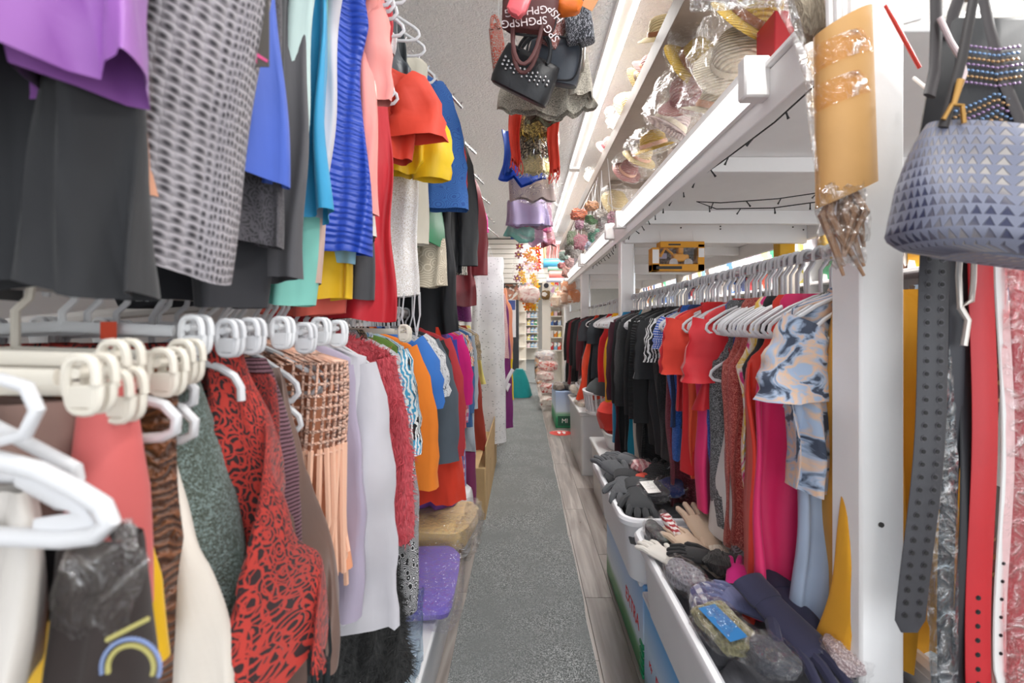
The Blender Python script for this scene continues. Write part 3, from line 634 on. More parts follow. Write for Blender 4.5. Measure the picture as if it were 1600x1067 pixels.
G('LT', 6.2, 803, 625, 'tank', cloth('#f2d11f', P), 'long yellow dress beyond the purple gown', 'dress', 'dress', X=-.34, zt=1.9, loop=True)
G('LT', 6.6, 796, 590, 'tank', cloth('#f0d9b0', P), 'cream dress beyond the long yellow dress', 'dress', 'dress', X=-.4, zt=1.9, loop=True)
# lower left row -----------------------------------------------------------
G('LL', .375, 98, 1090, 'tank', cloth('#cfcac4', P, rough=.5), 'white satin blouse in the bottom left corner under a big white hanger', 'blouse', 'blouse', X=-.52, hh=.145, zt=1.36, hang=False, fold=1.5)
G('LL', .42, 240, 1090, 'drape', cloth('#2d2422', 'plain'), 'black brown top with beaded embroidery in the bottom left corner', 'top', 'top', X=WX(165, .42), hh=.034, zt=WZ(835, .42), hang=False)
G('LL', .445, 118, 790, 'drape', cloth('#8a6f66', P), 'taupe brown cloth between the two nearest white hangers', 'top', 'top', X=-.50, hh=.068, zt=1.425, hang=False)
G('LL', .455, 112, 960, 'drape', cloth('#1d1b1f', P), 'black cloth behind the taupe brown one in the lower left corner', 'top', 'top', X=-.52, hh=.075, zt=1.36, hang=False)
G('LL', .47, 222, 965, 'drape', cloth('#dc6a68', P, rough=.6), 'coral pink scarf folded over a clip hanger', 'scarf', 'scarf', X=-.418, hh=.027, zt=1.445, fold=.5, th=.03, rz=-.1, hang=False)
G('LL', .505, 262, 1030, 'skirt', cloth('#f0bd12', P, rough=.5), 'golden yellow skirt strip next to the coral scarf', 'skirt', 'skirt', pxt=252, fold=.6, zt=1.42, hang=False)
G('LL', .54, 288, 1110, 'drape', cloth('#8a5636', 'crinkle', '#4e2c18', rough=.4), 'bronze brown crinkled skirt between yellow skirt and cream trousers', 'skirt', 'skirt', hh=.19, zt=1.455, pxt=268, hang=False)
G('LL', .585, 368, 1110, 'skirt', cloth('#e9e1d6', P, rough=.6), 'cream trousers folded on a white hanger in the left foreground', 'trousers', 'trousers', pxt=292, zt=1.39, fold=.7, th=.03, hang=False)
G('LL', .63, 405, 1110, 'skirt', cloth('#5b675c', 'glitter', '#8fa3a0'), 'grey green velvet dress with sequin edge beside the cream trousers', 'dress', 'dress', pxt=312, zt=1.46, hang=False)
G('LL', .70, 505, 1040, 'drape', cloth('#2e1b1d', 'lacefloral', '#b8362c', sc=1.5), 'red floral lace dress on black ground, large in the left foreground', 'dress', 'dress', pxt=392, zt=1.47, fold=2.4, th=.045, fringe=(60, .1, solid('#1c2426', .5, name='black_yarn')), hang=False)
G('LL', .745, 500, 880, 'drape', cloth('#2f2021', 'lacefloral', '#9c2e28', sc=1.6), 'second red and black lace panel behind the large lace dress', 'skirt', 'skirt', hh=.21, zt=1.42, fold=1.4)
G('LL', .79, 462, 870, 'skirt', cloth('#8a6470', 'stripe', '#3f2229', sc=2.6), 'maroon and pale finely striped skirt on a clip hanger', 'skirt', 'skirt', hs=.19, zt=1.44, th=.04, hang=False)
G('LL', .85, 526, 1050, 'skirt', cloth('#7a6258', P, rough=.4), 'brown satin robe hanging between striped skirt and peach poncho', 'robe', 'robe', hs=.19, zt=1.42, fold=1.8, th=.04)
G('LL', .95, 552, 700, 'tee', cloth('#f6bfa4', 'boucle', '#ffd9c6'), 'peach crochet poncho with open mesh and long fringe', 'poncho', 'poncho', hs=.235, net=True, th=.05, fringe=(56, .27, solid('#f6c3a6', .8, name='peach_yarn')), sl=None)
G('LL', .975, 548, 890, 'tee', cloth('#f2a47c', P), 'orange peach lining under the crochet poncho', 'top', 'top', hs=.2, hang=False, th=.03)
G('LL', 1.06, 558, 930, 'tee', cloth('#b9aec4', P), 'pale lilac long blouse between peach poncho and white blouse', 'blouse', 'blouse', hs=.2, sl=LONG)
G('LL', 1.12, 570, 950, 'tee', cloth('#cbc9cf', 'plain', rough=.6), 'white long sleeve blouse left of the red fuzzy cardigan', 'blouse', 'blouse', hs=.225, sl=(.62, .07, .085, 79), fold=1.2)
fm = cloth('#c43c48', 'fur', '#e0606a'); fb = cloth('#191a1b', 'fur', '#3d3d3c')
G('LL', 1.28, 650, 850, 'tee', fm, 'raspberry red shaggy knit cardigan', 'cardigan', 'cardigan', hs=.225, th=.045, fur=(.022, .0016, fm, 15000), sl=(.5, .065, .075, 76))
G('LL', 1.33, 648, 1050, 'tank', fb, 'long black fur vest below the raspberry cardigan', 'vest', 'vest', hs=.2, zt=1.25, th=.05, fur=(.035, .0016, fb, 14000), hang=False)
G('LL', 1.38, 668, 990, 'tank', cloth('#161719', 'paisley', '#e9e9ea', sc=2.2), 'black dress with white floral print under the raspberry cardigan', 'dress', 'dress', hs=.2, sl=(.75, .06, .05, 70))
G('LL', 1.44, 640, 760, 'tank', cloth('#26262a', 'script', '#c8b080'), 'black top with gold lettering print behind the raspberry cardigan', 'top', 'top')
G('LL', 1.49, 654, 800, 'tank', cloth('#e9f0ee', 'splash', '#2a86b8', '#1d4f8c', sc=.8), 'teal and blue leaf print dress with white ground', 'dress', 'dress', hs=.2)
G('LL', 1.53, 652, 745, 'tee', cloth('#6a8d3a', P), 'olive green narrow top behind the leaf print dress', 'top', 'top')
G('LL', 1.57, 667, 798, 'tee', cloth('#eef0ee', 'leaf', '#141518', '#45a0c8', sc=1.1), 'white shirt with black zebra and sky blue splashes', 'shirt', 'shirt', hs=.19, sl=HALF)
osh = G('LL', 1.64, 688, 735, 'tee', cloth('#ee8322', P), 'bright orange shirt with small chest badge', 'shirt', 'shirt', hs=.205, sl=(.5, .065, .06, 64))
G('LL', 1.74, 676, 690, 'tee', cloth('#3473c4', P), 'medium blue t-shirt behind the orange shirt', 't_shirt', 't-shirt', hs=.2, sl=(.23, .085, .095, 48))
G('LL', 1.84, 694, 690, 'tee', cloth('#d9dada', 'script', '#4a4c50', sc=1.2), 'pale grey t-shirt with small dark print and pointed sleeve', 't_shirt', 't-shirt', hs=.205, sl=(.2, .085, .1, 40))
G('LL', 1.95, 700, 680, 'tee', cloth('#c9cacc', P), 'light grey t-shirt behind the printed pale grey one', 't_shirt', 't-shirt', hs=.2, sl=TEE)
G('LL', 2.05, 700, 672, 'tee', cloth('#55606a', P), 'slate grey sweatshirt with long round sleeve', 'sweatshirt', 'sweatshirt', hs=.2, sl=(.52, .085, .075, 62))
G('LL', 2.22, 712, 705, 'tee', cloth('#1f2022', P), 'black jacket shoulder behind the slate grey sweatshirt', 'jacket', 'jacket', hs=.2, sl=TEE)
G('LL', 2.36, 724, 712, 'tee', cloth('#c23a40', P), 'brick red sweatshirt standing out toward the aisle', 'sweatshirt', 'sweatshirt', hs=.205, sl=(.58, .08, .065, 66))
G('LL', 2.44, 728, 782, 'skirt', cloth('#ee4328', P), 'orange red trousers hanging below the brick red sweatshirt', 'trousers', 'trousers')
G('LL', 2.55, 716, 790, 'skirt', cloth('#7b4a9c', P), 'violet skirt low between orange red trousers and plaid shirt', 'skirt', 'skirt')
G('LL', 2.66, 728, 700, 'tee', cloth('#4048b0', P, rough=.6), 'violet blue blouse behind the brick red sweatshirt', 'blouse', 'blouse', hs=.2, sl=LONG)
G('LL', 2.80, 737, 640, 'tee', cloth('#e21d83', P), 'magenta top with short sleeve behind the violet blue blouse', 'top', 'top', hs=.2, sl=(.4, .08, .075, 62))
G('LL', 2.95, 742, 700, 'tee', cloth('#dd6a66', 'floral', '#f0b49a', '#b8322e'), 'coral floral blouse beyond the magenta top', 'blouse', 'blouse', hs=.2, sl=LONG)
G('LL', 3.1, 745, 755, 'tee', cloth('#e9c6cf', 'plaid', '#6a86c8', '#c86a8a', sc=1.2), 'pink and blue plaid shirt beyond the magenta top', 'shirt', 'shirt', hs=.2, sl=LONG)
G('LL', 3.25, 749, 650, 'tee', cloth('#f2f0ee', 'leaf', '#202226', '#e88a3a', sc=1.2), 'white top with black and orange print beyond the plaid shirt', 'top', 'top', hs=.2, sl=TEE)
G('LL', 3.4, 752, 668, 'tee', cloth('#2f5f98', 'denim', '#5884b8'), 'denim blue shirt beyond the plaid shirt', 'shirt', 'shirt', hs=.2, sl=LONG)
G('LL', 3.6, 762, 705, 'tee', cloth('#c9d2d9', P), 'pale grey blue long blouse facing the aisle', 'blouse', 'blouse', hs=.21, sl=LONG)
G('LL', 3.8, 752, 570, 'tee', cloth('#d9c8a8', 'leaf', '#3a3028', '#8a6a40', sc=2), 'leopard print top beyond the pale grey blue blouse', 'top', 'top', hs=.2, sl=TEE)
G('LL', 4.05, 766, 718, 'tank', cloth('#a8402e', P), 'rust brown dress before the bagged white gown', 'dress', 'dress', hs=.2)
G('LL', 4.3, 760, 600, 'tank', cloth('#e8dd80', P), 'pale yellow top beyond the leopard print top', 'top', 'top', hs=.2)
G('LL', 3.15, 744, 790, 'drape', cloth('#7d2a58', P), 'plum scarf end hanging low beside the cardboard box', 'scarf', 'scarf', X=-.42, zt=.62, hang=False)
# right rail ---------------------------------------------------------------
def RG(*a, **k): return G('R', *a, **k)
RG(1.165, 1262, 1010, 'tee', cloth('#e0a020', P), 'long mustard yellow dress half hidden behind the white post', 'dress', 'dress', hs=.17, fold=1.4, X=.93, hh=.2)
RG(1.20, 1238, 770, 'tee', cloth('#a9bbd4', 'splash', '#e3bd9c', '#414a5c', sc=1.5), 'pastel tropical print blouse with ruffled sleeves next to the white post', 'blouse', 'blouse', hs=.19, sl=(.20, .07, .10, 66), fold=1.8, wavy=.02, hh=.17, X=.87)
RG(1.245, 1232, 965, 'tank', cloth('#aebfd8', P, rough=.6), 'pale blue trousers hanging behind the tropical blouse', 'trousers', 'trousers', hs=.13, zt=1.5)
RG(1.28, 1256, 900, 'tank', cloth('#efe6d2', 'leaf', '#17181a', '#17181a', sc=1.4), 'cream dress with black palm leaf print low by the post', 'dress', 'dress', hs=.14, X=.93)
RG(1.33, 1165, 952, 'tank', cloth('#e0286a', P, rough=.6), 'hot pink cowl neck tank dress below the tropical blouse', 'dress', 'dress', hs=.18, fold=1.3)
RG(1.39, 1150, 955, 'tank', cloth('#e33a26', P, rough=.55), 'orange red satin dress next to the hot pink tank dress', 'dress', 'dress', hs=.19, fold=1.2)
RG(1.44, 1186, 900, 'tank', cloth('#25262a', P), 'black edged sleeveless top behind the orange red satin dress', 'top', 'top', hs=.17)
RG(1.48, 1176, 880, 'tank', cloth('#f0e9e2', 'splash', '#f0c020', '#e03a80', sc=.9), 'white top with yellow and pink print behind the black edged one', 'top', 'top', hs=.17)
RG(1.53, 1150, 862, 'tank', cloth('#b8302c', 'glitter', '#e8887c'), 'red glitter tank top with dark red armhole', 'tank_top', 'tank top', hs=.185)
RG(1.58, 1138, 858, 'tank', cloth('#c23a30', 'glitter', '#f0988a'), 'second red glitter tank top tight behind the first', 'tank_top', 'tank top', hs=.185)
RG(1.63, 1116, 842, 'skirt', cloth('#d9d5d2', P), 'off-white trousers between red glitter tank and blue glitter tank', 'trousers', 'trousers', hs=.13, zt=1.42)
RG(1.67, 1112, 818, 'tank', cloth('#3a3d40', 'glitter', '#a9adb0'), 'black and silver sequin tank top', 'tank_top', 'tank top', hs=.18)
RG(1.70, 1112, 800, 'tank', cloth('#1f3f9c', 'glitter', '#6a8ae0'), 'cobalt blue glitter tank top right of the hot pink skirt', 'tank_top', 'tank top', hs=.18)
RG(1.755, 1088, 795, 'skirt', cloth('#e22c6e', P, rough=.6), 'hot pink long skirt below the bright red t-shirt', 'skirt', 'skirt', hs=.2, zt=1.5)
RG(1.72, 1085, 640, 'tee', cloth('#d2242f', P, rough=.6), 'bright red t-shirt with wide folded sleeve', 't_shirt', 't-shirt', hs=.19, sl=(.22, .085, .105, 74))
RG(1.86, 1080, 752, 'skirt', cloth('#ee5c3c', P), 'coral orange long skirt next to the hot pink skirt', 'skirt', 'skirt', hs=.2, zt=1.5)
RG(1.91, 1066, 735, 'tank', cloth('#d4262c', P), 'plain red dress left of the coral orange skirt', 'dress', 'dress', hs=.2)
RG(1.97, 1066, 600, 'tee', cloth('#e24534', P), 'tomato red top with short sleeve above the dark checked sleeve', 'top', 'top', hs=.2, sl=(.22, .08, .09, 72))
RG(2.03, 1056, 640, 'tee', cloth('#d8323a', P), 'scarlet top tight behind the tomato red one', 'top', 'top', hs=.2, sl=(.22, .08, .09, 72))
RG(2.10, 1046, 668, 'tank', cloth('#1d2b4c', 'plaid', '#3a5890', '#101828', sc=4), 'dark blue finely checked top', 'top', 'top', hs=.2)
RG(2.16, 1050, 715, 'tank', cloth('#1f5fc8', 'glitter', '#5a94f0'), 'vivid blue glitter top under the dark checked one', 'top', 'top', hs=.2)
RG(2.23, 1040, 785, 'tank', cloth('#7c2a38', 'glitter', '#a85060'), 'long maroon glitter dress beside the vivid blue top', 'dress', 'dress', hs=.19)
RG(2.28, 1062, 600, 'tee', cloth('#2a5cc4', 'polka', '#e8ecf4', sc=2), 'royal blue top with white dots', 'top', 'top', hs=.19, sl=CAP)
RG(2.34, 1054, 570, 'tee', cloth('#dfe1e2', 'leaf', '#1a1b1e', '#1a1b1e', sc=.8), 'white tee with bold black print and black cuff', 't_shirt', 't-shirt', hs=.2, sl=(.2, .08, .09, 70))
RG(2.42, 1034, 715, 'tank', cloth('#2b2c2e', 'glitter', '#4a4b4e'), 'black shimmer dress left of the white tee with black print', 'dress', 'dress', hs=.19)
RG(2.50, 1026, 712, 'tee', cloth('#2c2e31', P), 'charcoal tee with wide sleeve in the dark group', 't_shirt', 't-shirt', hs=.2, sl=(.3, .075, .085, 76))
RG(2.60, 1012, 690, 'tee', cloth('#232527', P), 'black blouse with long sleeve behind the charcoal tee', 'blouse', 'blouse', hs=.2, sl=LONG)
RG(2.70, 1005, 722, 'tee', cloth('#26282a', 'ruche'), 'black ruffled front blouse in the dark group', 'blouse', 'blouse', hs=.2, sl=LONG, fold=1.6)
RG(2.80, 1000, 718, 'tee', cloth('#1f2123', P), 'plain black cardigan left of the ruffled blouse', 'cardigan', 'cardigan', hs=.2, sl=LONG)
RG(2.90, 990, 722, 'tank', cloth('#d8cfc0', P), 'cream jacket edge in the dark group of clothes', 'jacket', 'jacket', hs=.2)
RG(3.0, 984, 735, 'tank', cloth('#1a93b0', P), 'teal dress showing as a strip between black clothes', 'dress', 'dress', hs=.19)
RG(3.1, 978, 705, 'tee', cloth('#2a2c2e', 'glitter', '#3c3e42'), 'black beaded cardigan with pointed hem beside the teal strip', 'cardigan', 'cardigan', hs=.2, sl=LONG)
RG(3.22, 968, 712, 'tee', cloth('#202224', P), 'black coat right of the dark plum jacket', 'coat', 'coat', hs=.2, sl=LONG)
RG(3.34, 962, 720, 'tee', cloth('#4a2230', P), 'dark plum jacket in front of the second white post', 'jacket', 'jacket', hs=.21, sl=LONG)
RG(3.46, 956, 690, 'tank', cloth('#1c88b8', P), 'bright teal long dress left of the dark plum jacket', 'dress', 'dress', hs=.19)
RG(3.85, 945, 650, 'tank', cloth('#f2b21a', P), 'golden yellow long dress by the second white post', 'dress', 'dress', hs=.19)
RG(4.15, 932, 597, 'tank', cloth('#d8282c', P), 'red top left of the golden yellow dress', 'top', 'top', hs=.19)
RG(4.4, 918, 592, 'tee', cloth('#2c3238', P), 'charcoal blouse left of the red top', 'blouse', 'blouse', hs=.19, sl=TEE)
RG(4.6, 915, 605, 'tank', cloth('#1d1f21', P), 'black top left of the charcoal blouse', 'top', 'top', hs=.19)
RG(4.85, 901, 622, 'tank', cloth('#ee4a26', P), 'orange red gathered dress among dark clothes', 'dress', 'dress', hs=.19, fold=2)
RG(5.1, 905, 560, 'tee', cloth('#33383e', P), 'grey black jacket behind the orange red gathered dress', 'jacket', 'jacket', hs=.19, sl=TEE)
RG(5.4, 898, 612, 'tee', cloth('#5a1f2a', P), 'dark maroon coat beyond the orange red dress', 'coat', 'coat', hs=.19, sl=LONG)
RG(5.7, 888, 618, 'tee', cloth('#24272a', P), 'black wool coat with open front near the end of the row', 'coat', 'coat', hs=.2, sl=LONG)
RG(6.1, 880, 610, 'tee', cloth('#1b1d1f', P), 'black trousers suit second from the end of the right row', 'suit', 'suit', hs=.2, sl=LONG)
RG(6.5, 873, 600, 'tee', cloth('#7a2430', P), 'wine red coat last but one in the right row', 'coat', 'coat', hs=.2, sl=LONG)
RG(6.9, 868, 600, 'tee', cloth('#202326', P), 'black coat at the far end of the right row', 'coat', 'coat', hs=.2, sl=LONG)
# spare hangers on both rails: empty ones between the garments
rn = random.Random(11)
for y in [1.175, 1.19, 1.215, 1.225] + [1.3 + .052 * k for k in range(62)]:
    hanger('R', y + rn.uniform(-.008, .008), .86 + rn.uniform(-.008, .008), 1.585, 1.70, rn.uniform(-.06, .06))
for k in range(24):
    y = .85 + k * .06 + rn.uniform(-.01, .01)
    hanger('LL', y, -.60, 1.48, 1.555, rn.uniform(-.15, .15))
for y in (1.40, 1.44, 1.48): hanger('LU', y, -.60, 2.33, 2.60, .05)

hard('chest_badge', lambda b: lathe(b, [(.016, -.004), (.016, 0)], (.16, -.05, -.22), 16, M=Matrix.Rotation(PI / 2, 3, 'X'), caps=(True, True)), white_pl, osh)
hard('chest_badge', lambda b: lathe(b, [(.008, -.003), (.008, 0)], (.16, -.054, -.22), 12, M=Matrix.Rotation(PI / 2, 3, 'X'), caps=(True, True)), solid('#d8343c', .5), osh)
# ------------------------------------------------------------------ clip hangers and big hangers, left foreground
clr = milky('#f4f6f8', .82); 
def clip_hanger(y, xe, z, rz, m, lab, x0=-.60, sticker=None):
    o = empty('clip_hanger', (x0, y, 1.555)); tag(o, lab, 'hanger'); L = xe - x0
    dy = math.tan(rz) * L
    hard('hook', lambda b: tube(b, [(x0 - .021, y, 1.535)] + [(x0 + .021 * math.cos(a), y, 1.555 + .021 * math.sin(a)) for a in np.linspace(PI, 0, 8)] + [(x0 + .016, y, 1.53), (x0, y, 1.515), (x0, y, z)], .0045, 7), m, o)
    def bar(b): tube(b, [(x0 - L * .9, y - dy, z), (x0, y, z + .006), (xe - .03, y + dy, z)], .008, 6, flat=.6)
    hard('bar', bar, m, o)
    for q in (-1, 1):
        cx = x0 + q * L * (1 if q > 0 else .9); cy = y + q * dy
        def clip(b):
            for d in (-.009, .009):
                ring = [(cx + .0135 * math.copysign(abs(math.cos(a)) ** .6, math.cos(a)), cy + d * (1 - .3 * (math.sin(a) < 0)), z - .006 + .024 * math.copysign(abs(math.sin(a)) ** .7, math.sin(a))) for a in np.linspace(0, 2 * PI, 21)]
                tube(b, ring, .0042, 7, caps=False)
                bx(b, cx - .012, cx + .012, cy + d - .0015, cy + d + .0015, z - .026, z - .006, .001)
            tube(b, [(cx - .006, cy - .009, z + .004), (cx - .006, cy + .009, z + .004)], .005, 8)
        hard('clip', clip, m, o)
    if sticker: box('size_sticker', (x0 + L * .35, x0 + L * .47, y + dy * .4 - .0135, y + dy * .4 - .0125, z - .01, z + .012), solid(sticker, .5), o, c=0)
CH = [(.40, -.385, 1.452, .05, cream_pl, 'cream clip hanger nearest the lower left corner', None), (.435, -.395, 1.435, .1, cream_pl, 'cream clip hanger just behind the nearest one, left of the coral scarf', None),
      (.455, -.41, 1.463, .08, cream_pl, 'cream clip hanger holding the coral pink scarf', None), (.50, -.395, 1.452, .06, cream_pl, 'cream clip hanger right above the golden yellow skirt', None),
      (.545, -.405, 1.46, .05, cream_pl, 'cream clip hanger above the bronze crinkled skirt', None), (.60, -.43, 1.49, .04, clr, 'clear clip hanger with a small orange red size sticker', '#e8502e'),
      (.635, -.415, 1.485, .1, white_pl, 'white clip hanger left of the red floral lace dress', None), (.68, -.405, 1.487, .05, white_pl, 'white clip hanger carrying the large red floral lace dress', None),
      (.76, -.40, 1.49, .04, clr, 'clear clip hanger just right of the red floral lace dress', None), (.80, -.385, 1.48, .08, white_pl, 'white clip hanger holding the maroon striped skirt', None),
      (.88, -.39, 1.49, .05, clr, 'clear clip hanger above the brown satin robe', None), (.93, -.375, 1.485, .03, clr, 'clear clip hanger just left of the peach poncho', None),
      (1.46, -.38, 1.475, .05, cream_pl, 'cream clip hanger beyond the raspberry cardigan', None), (1.51, -.385, 1.47, .05, cream_pl, 'cream clip hanger above the teal leaf print dress', None)]
for y, xe, z, rz, m, lab, s_ in CH: clip_hanger(y, xe, z, rz, m, lab, sticker=s_)
def loop_hanger(pts, r, lab, y, m=white_pl, flat=1.0):
    tag(hard('clothes_hanger', lambda b: tube(b, pts, r, 10, flat=flat), m), lab, 'hanger')
def W3(px, py, y): return (WX(px, y), y, WZ(py, y))
y = .365
def big(b):
    tube(b, [W3(-70, 640, y), W3(-60, 600, y), W3(0, 592, y), W3(42, 605, y), W3(58, 640, y), W3(40, 678, y), W3(-10, 690, y), W3(-20, 705, y)], .0052, 10)
    tube(b, [W3(-140, 690, y), W3(-20, 715, y), W3(60, 735, y), W3(120, 765, y), W3(160, 790, y), W3(172, 815, y), W3(150, 836, y), W3(100, 842, y), W3(0, 838, y), W3(-140, 835, y)], .0075, 10)
    tube(b, [W3(35, 740, y + .003), W3(100, 778, y + .003), W3(140, 812, y + .003), W3(60, 830, y + .003)], .011, 10, flat=.35)
tag(hard('clothes_hanger', big, white_pl), 'big white plastic hanger in the lower left corner, nearest to the camera', 'hanger')
y = .40
tag(hard('clothes_hanger', lambda b: tube(b, [W3(-60, 640, y), W3(20, 680, y), W3(80, 712, y), W3(118, 732, y), W3(122, 745, y), W3(105, 747, y), W3(40, 745, y), W3(-60, 745, y)], .0058, 10), white_pl), 'white hanger arm just behind the nearest big hanger', 'hanger')
for (y, px, py, lab) in ((.50, 262, 655, 'white hanger end beside the golden yellow skirt'), (.56, 290, 660, 'white hanger end holding the cream trousers, lower one'), (.575, 290, 610, 'white hanger end holding the cream trousers, upper one'), (.66, 372, 590, 'white hanger arm hooked over the red floral lace dress')):
    if px == 372: pts = [W3(300, 562, y), W3(345, 575, y), W3(366, 588, y), W3(376, 605, y), W3(377, 626, y)]
    else: pts = [W3(px - 120, py - 34, y), W3(px - 35, py - 30, y), W3(px - 5, py - 22, y), W3(px + 14, py - 2, y), W3(px + 12, py + 18, y), W3(px - 8, py + 28, y), W3(px - 35, py + 30, y), W3(px - 120, py + 32, y)]
    tag(hard('clothes_hanger', lambda b: tube(b, pts, .0058, 9), white_pl), lab, 'hanger')
# printed header card, left top
hc = hard('header_card', lambda b: bx(b, WX(368, .62), WX(421, .62), .619, .6205, WZ(105, .62), WZ(-90, .62), .0004), solid('#5d5852', .7, name='card')); tag(hc, 'dark grey header card with hot pink brush strokes among the upper clothes', 'card')
pk = solid('#ee5f96', .6, name='pink_print')
for k, pts in enumerate(([(376, 22), (392, 30), (404, 42), (382, 28), (400, 36)], [(374, 66), (390, 80), (402, 96), (392, 80), (418, 96)])):
    hard('brush_stroke', lambda b: tube(b, [W3(px_, py_, .6185) for px_, py_ in pts], [.002, .0035, .003, .0035, .002], 6, flat=.3), pk, hc)
# clear bag in left foreground and beaded embroidery
def lump(bm, c, sx, sy, sz, rn, n=18, m=12, amp=.12, M=None, pw=.7, jit=0):
    ph = [rn.uniform(0, 6) for _ in range(6)]; rings = []
    for i in range(1, m):
        v = PI * i / m; ring = []
        for k in range(n):
            a = 2 * PI * k / n; d = 1 + amp * (math.sin(3 * a + ph[0] + 2 * v) * .5 + math.sin(5 * a - 3 * v + ph[1]) * .4 + math.sin(7 * v + ph[2] + a) * .4)
            if jit: d += rn.uniform(-jit, jit)
            f = lambda q: math.copysign(abs(q) ** pw, q)
            p = Vector((sx * f(math.cos(a)) * f(math.sin(v)) * d, sy * f(math.sin(a)) * f(math.sin(v)) * d, sz * f(math.cos(v)) * d))
            if M: p = M @ p
            ring.append(Vector(c) + p)
        rings.append(ring)
    ring_loft(bm, rings)
clear = film(); wrapm = film('#f4f4f4', .3)
rl = random.Random(5)
tag(hard('plastic_bag', lambda b: lump(b, (WX(158, .405), .40, WZ(905, .405)), .034, .010, .05, rl, 30, 20, .14, M=Matrix.Rotation(.25, 4, 'Y'), jit=.1), film('#ffffff', .5), smooth=False), 'small clear plastic bag hanging over the beaded top in the left foreground', 'bag')
emb = [o for o in bpy.data.objects if 'beaded embroidery' in o.get('label', '')][0]
bead = solid('#c9c27a', .25, .3, name='gold_bead'); beadb = solid('#93a8d8', .25, .2, name='blue_bead')
def bead_row(b, pts, r):
    for p in pts: lump(b, p, r, r, r, rl, 6, 4, 0, pw=1)
bo = Vector(emb.location); 
bm = bmesh.new(); bead_row(bm, [Vector(W3(165 + 60 * t_, 1000 - 30 * t_, .385)) - bo for t_ in np.linspace(0, 1, 12)] + [Vector(W3(200 + 35 * math.cos(a), 1045 - 35 * math.sin(a), .385)) - bo for a in np.linspace(-.3, 3.3, 22)], .0022)
obj('bead_trim', bm, bead, emb, kind='stuff')
bm = bmesh.new(); bead_row(bm, [Vector(W3(200 + 45 * math.cos(a), 1045 - 45 * math.sin(a), .385)) - bo for a in np.linspace(-.3, 3.3, 26)], .0018); obj('bead_trim', bm, beadb, emb, kind='stuff')
# ------------------------------------------------------------------ right foreground: belts
hold = [(.90, 'belt_rack')]
brk = empty('belt_rack', (1.0, .95, 1.72)); tag(brk, 'metal rack bar above the hanging belts at the right edge', 'rack')
hard('bar', lambda b: tube(b, [(.856, 1.02, 1.72), (1.4, .99, 1.72)], .009, 8), chrome, brk)
hook_m = solid('#d8d2cb', .3, .5, name='plated_hook')
def belt(pxt, pxb, wpx, pyt, pyb, y, m, lab, holes=None, stud=None, hr=.004, th=.003, rows=(0,), name='belt', pointy=True, sway=0):
    o = empty(name, (WX(pxt, y), y, WZ(pyt, y))); tag(o, lab, 'belt'); n = 34; hw = wpx * y / F / 2
    cx = lambda t_: WX(pxt + (pxb - pxt) * t_ ** 1.3, y) + sway * math.sin(5 * t_); cz = lambda t_: WZ(pyt + (pyb - pyt) * t_, y); cy = lambda t_: y + .006 * math.sin(7 * t_ + pxt)
    def f(b):
        rings = []
        for i in range(n):
            t_ = i / (n - 1); h_ = hw * (1 if not pointy or t_ < .975 else .55); x, yy, z = cx(t_), cy(t_), cz(t_)
            rings.append([(x - h_, yy - th * .4, z), (x - h_ * .9, yy - th, z), (x + h_ * .9, yy - th, z), (x + h_, yy - th * .4, z), (x + h_, yy, z), (x - h_, yy, z)])
        ring_loft(b, rings)
    hard('strap', f, m, o)
    for lst, mm, nm in ((holes, solid('#0c0c0d', .6, name='punched_hole'), 'hole'), (stud, solid('#cdb48c', .25, .8, name='brass_stud'), 'stud')):
        if not lst: continue
        t0, t1, k = lst
        def g(b):
            for i in range(k):
                t_ = t0 + (t1 - t0) * i / (k - 1)
                for rx in rows: tube(b, [(cx(t_) + rx * hw, cy(t_) - th - .0022, cz(t_)), (cx(t_) + rx * hw, cy(t_) - th + .001, cz(t_))], hr, 8)
        hard(nm, g, mm, o, kind='stuff')
        if nm == 'hole':
            def g2(b):
                for i in range(k):
                    t_ = t0 + (t1 - t0) * i / (k - 1)
                    for rx in rows: tube(b, [(cx(t_) + rx * hw, cy(t_) - th - .0012, cz(t_)), (cx(t_) + rx * hw, cy(t_) - th + .001, cz(t_))], hr * 1.5, 8)
            hard('eyelet', g2, m if nm != 'hole' else solid('#4d4b4f', .3, .6, name='dark_eyelet'), o, kind='stuff')
    return o
leath = solid('#3b3b40', .42, 0, .1, 60, .1, name='black_leather')
belt(1465, 1424, 48, 380, 990, .93, leath, 'wide black belt with two rows of eyelets, left of all belts beside the post', (.04, .955, 29), None, .0045, rows=(-.45, .45))
belt(1492, 1476, 26, 390, 1090, .955, solid('#33343a', .5, name='charcoal_strap'), 'charcoal belt behind the wide eyelet belt')
tag(hard('plastic_sleeve', lambda b: lump(b, (WX(1473, .94), .938, WZ(880, .94)), .028, .010, .40, rl, 16, 40, .08, jit=.1), film('#dfe6ea', .5), smooth=False), 'long clear plastic sleeve over the charcoal belt', 'sleeve')
belt(1515, 1500, 26, 400, 1090, .95, solid('#2b2c30', .45, name='dark_strap'), 'dark belt with a row of small brass studs', None, (.16, .85, 20), .005, rows=(.55,))
belt(1535, 1531, 40, 385, 1090, .94, solid('#c1262e', .4, 0, .05, 50, .08, name='red_leather'), 'broad red leather belt with punched tip', (.78, .97, 7), None, .0035, rows=(-.1,))
belt(1556, 1548, 12, 400, 1090, .955, solid('#8c5f5a', .5, name='rose_strap'), 'narrow rose belt with gold studs right of the red belt', None, (.05, .72, 18), .0055)
belt(1566, 1569, 20, 390, 1070, .94, solid('#e6e8e6', .4, name='white_leather'), 'narrow white belt with tiny holes right of the red belt', (.72, .93, 6), None, .0025, sway=.004)
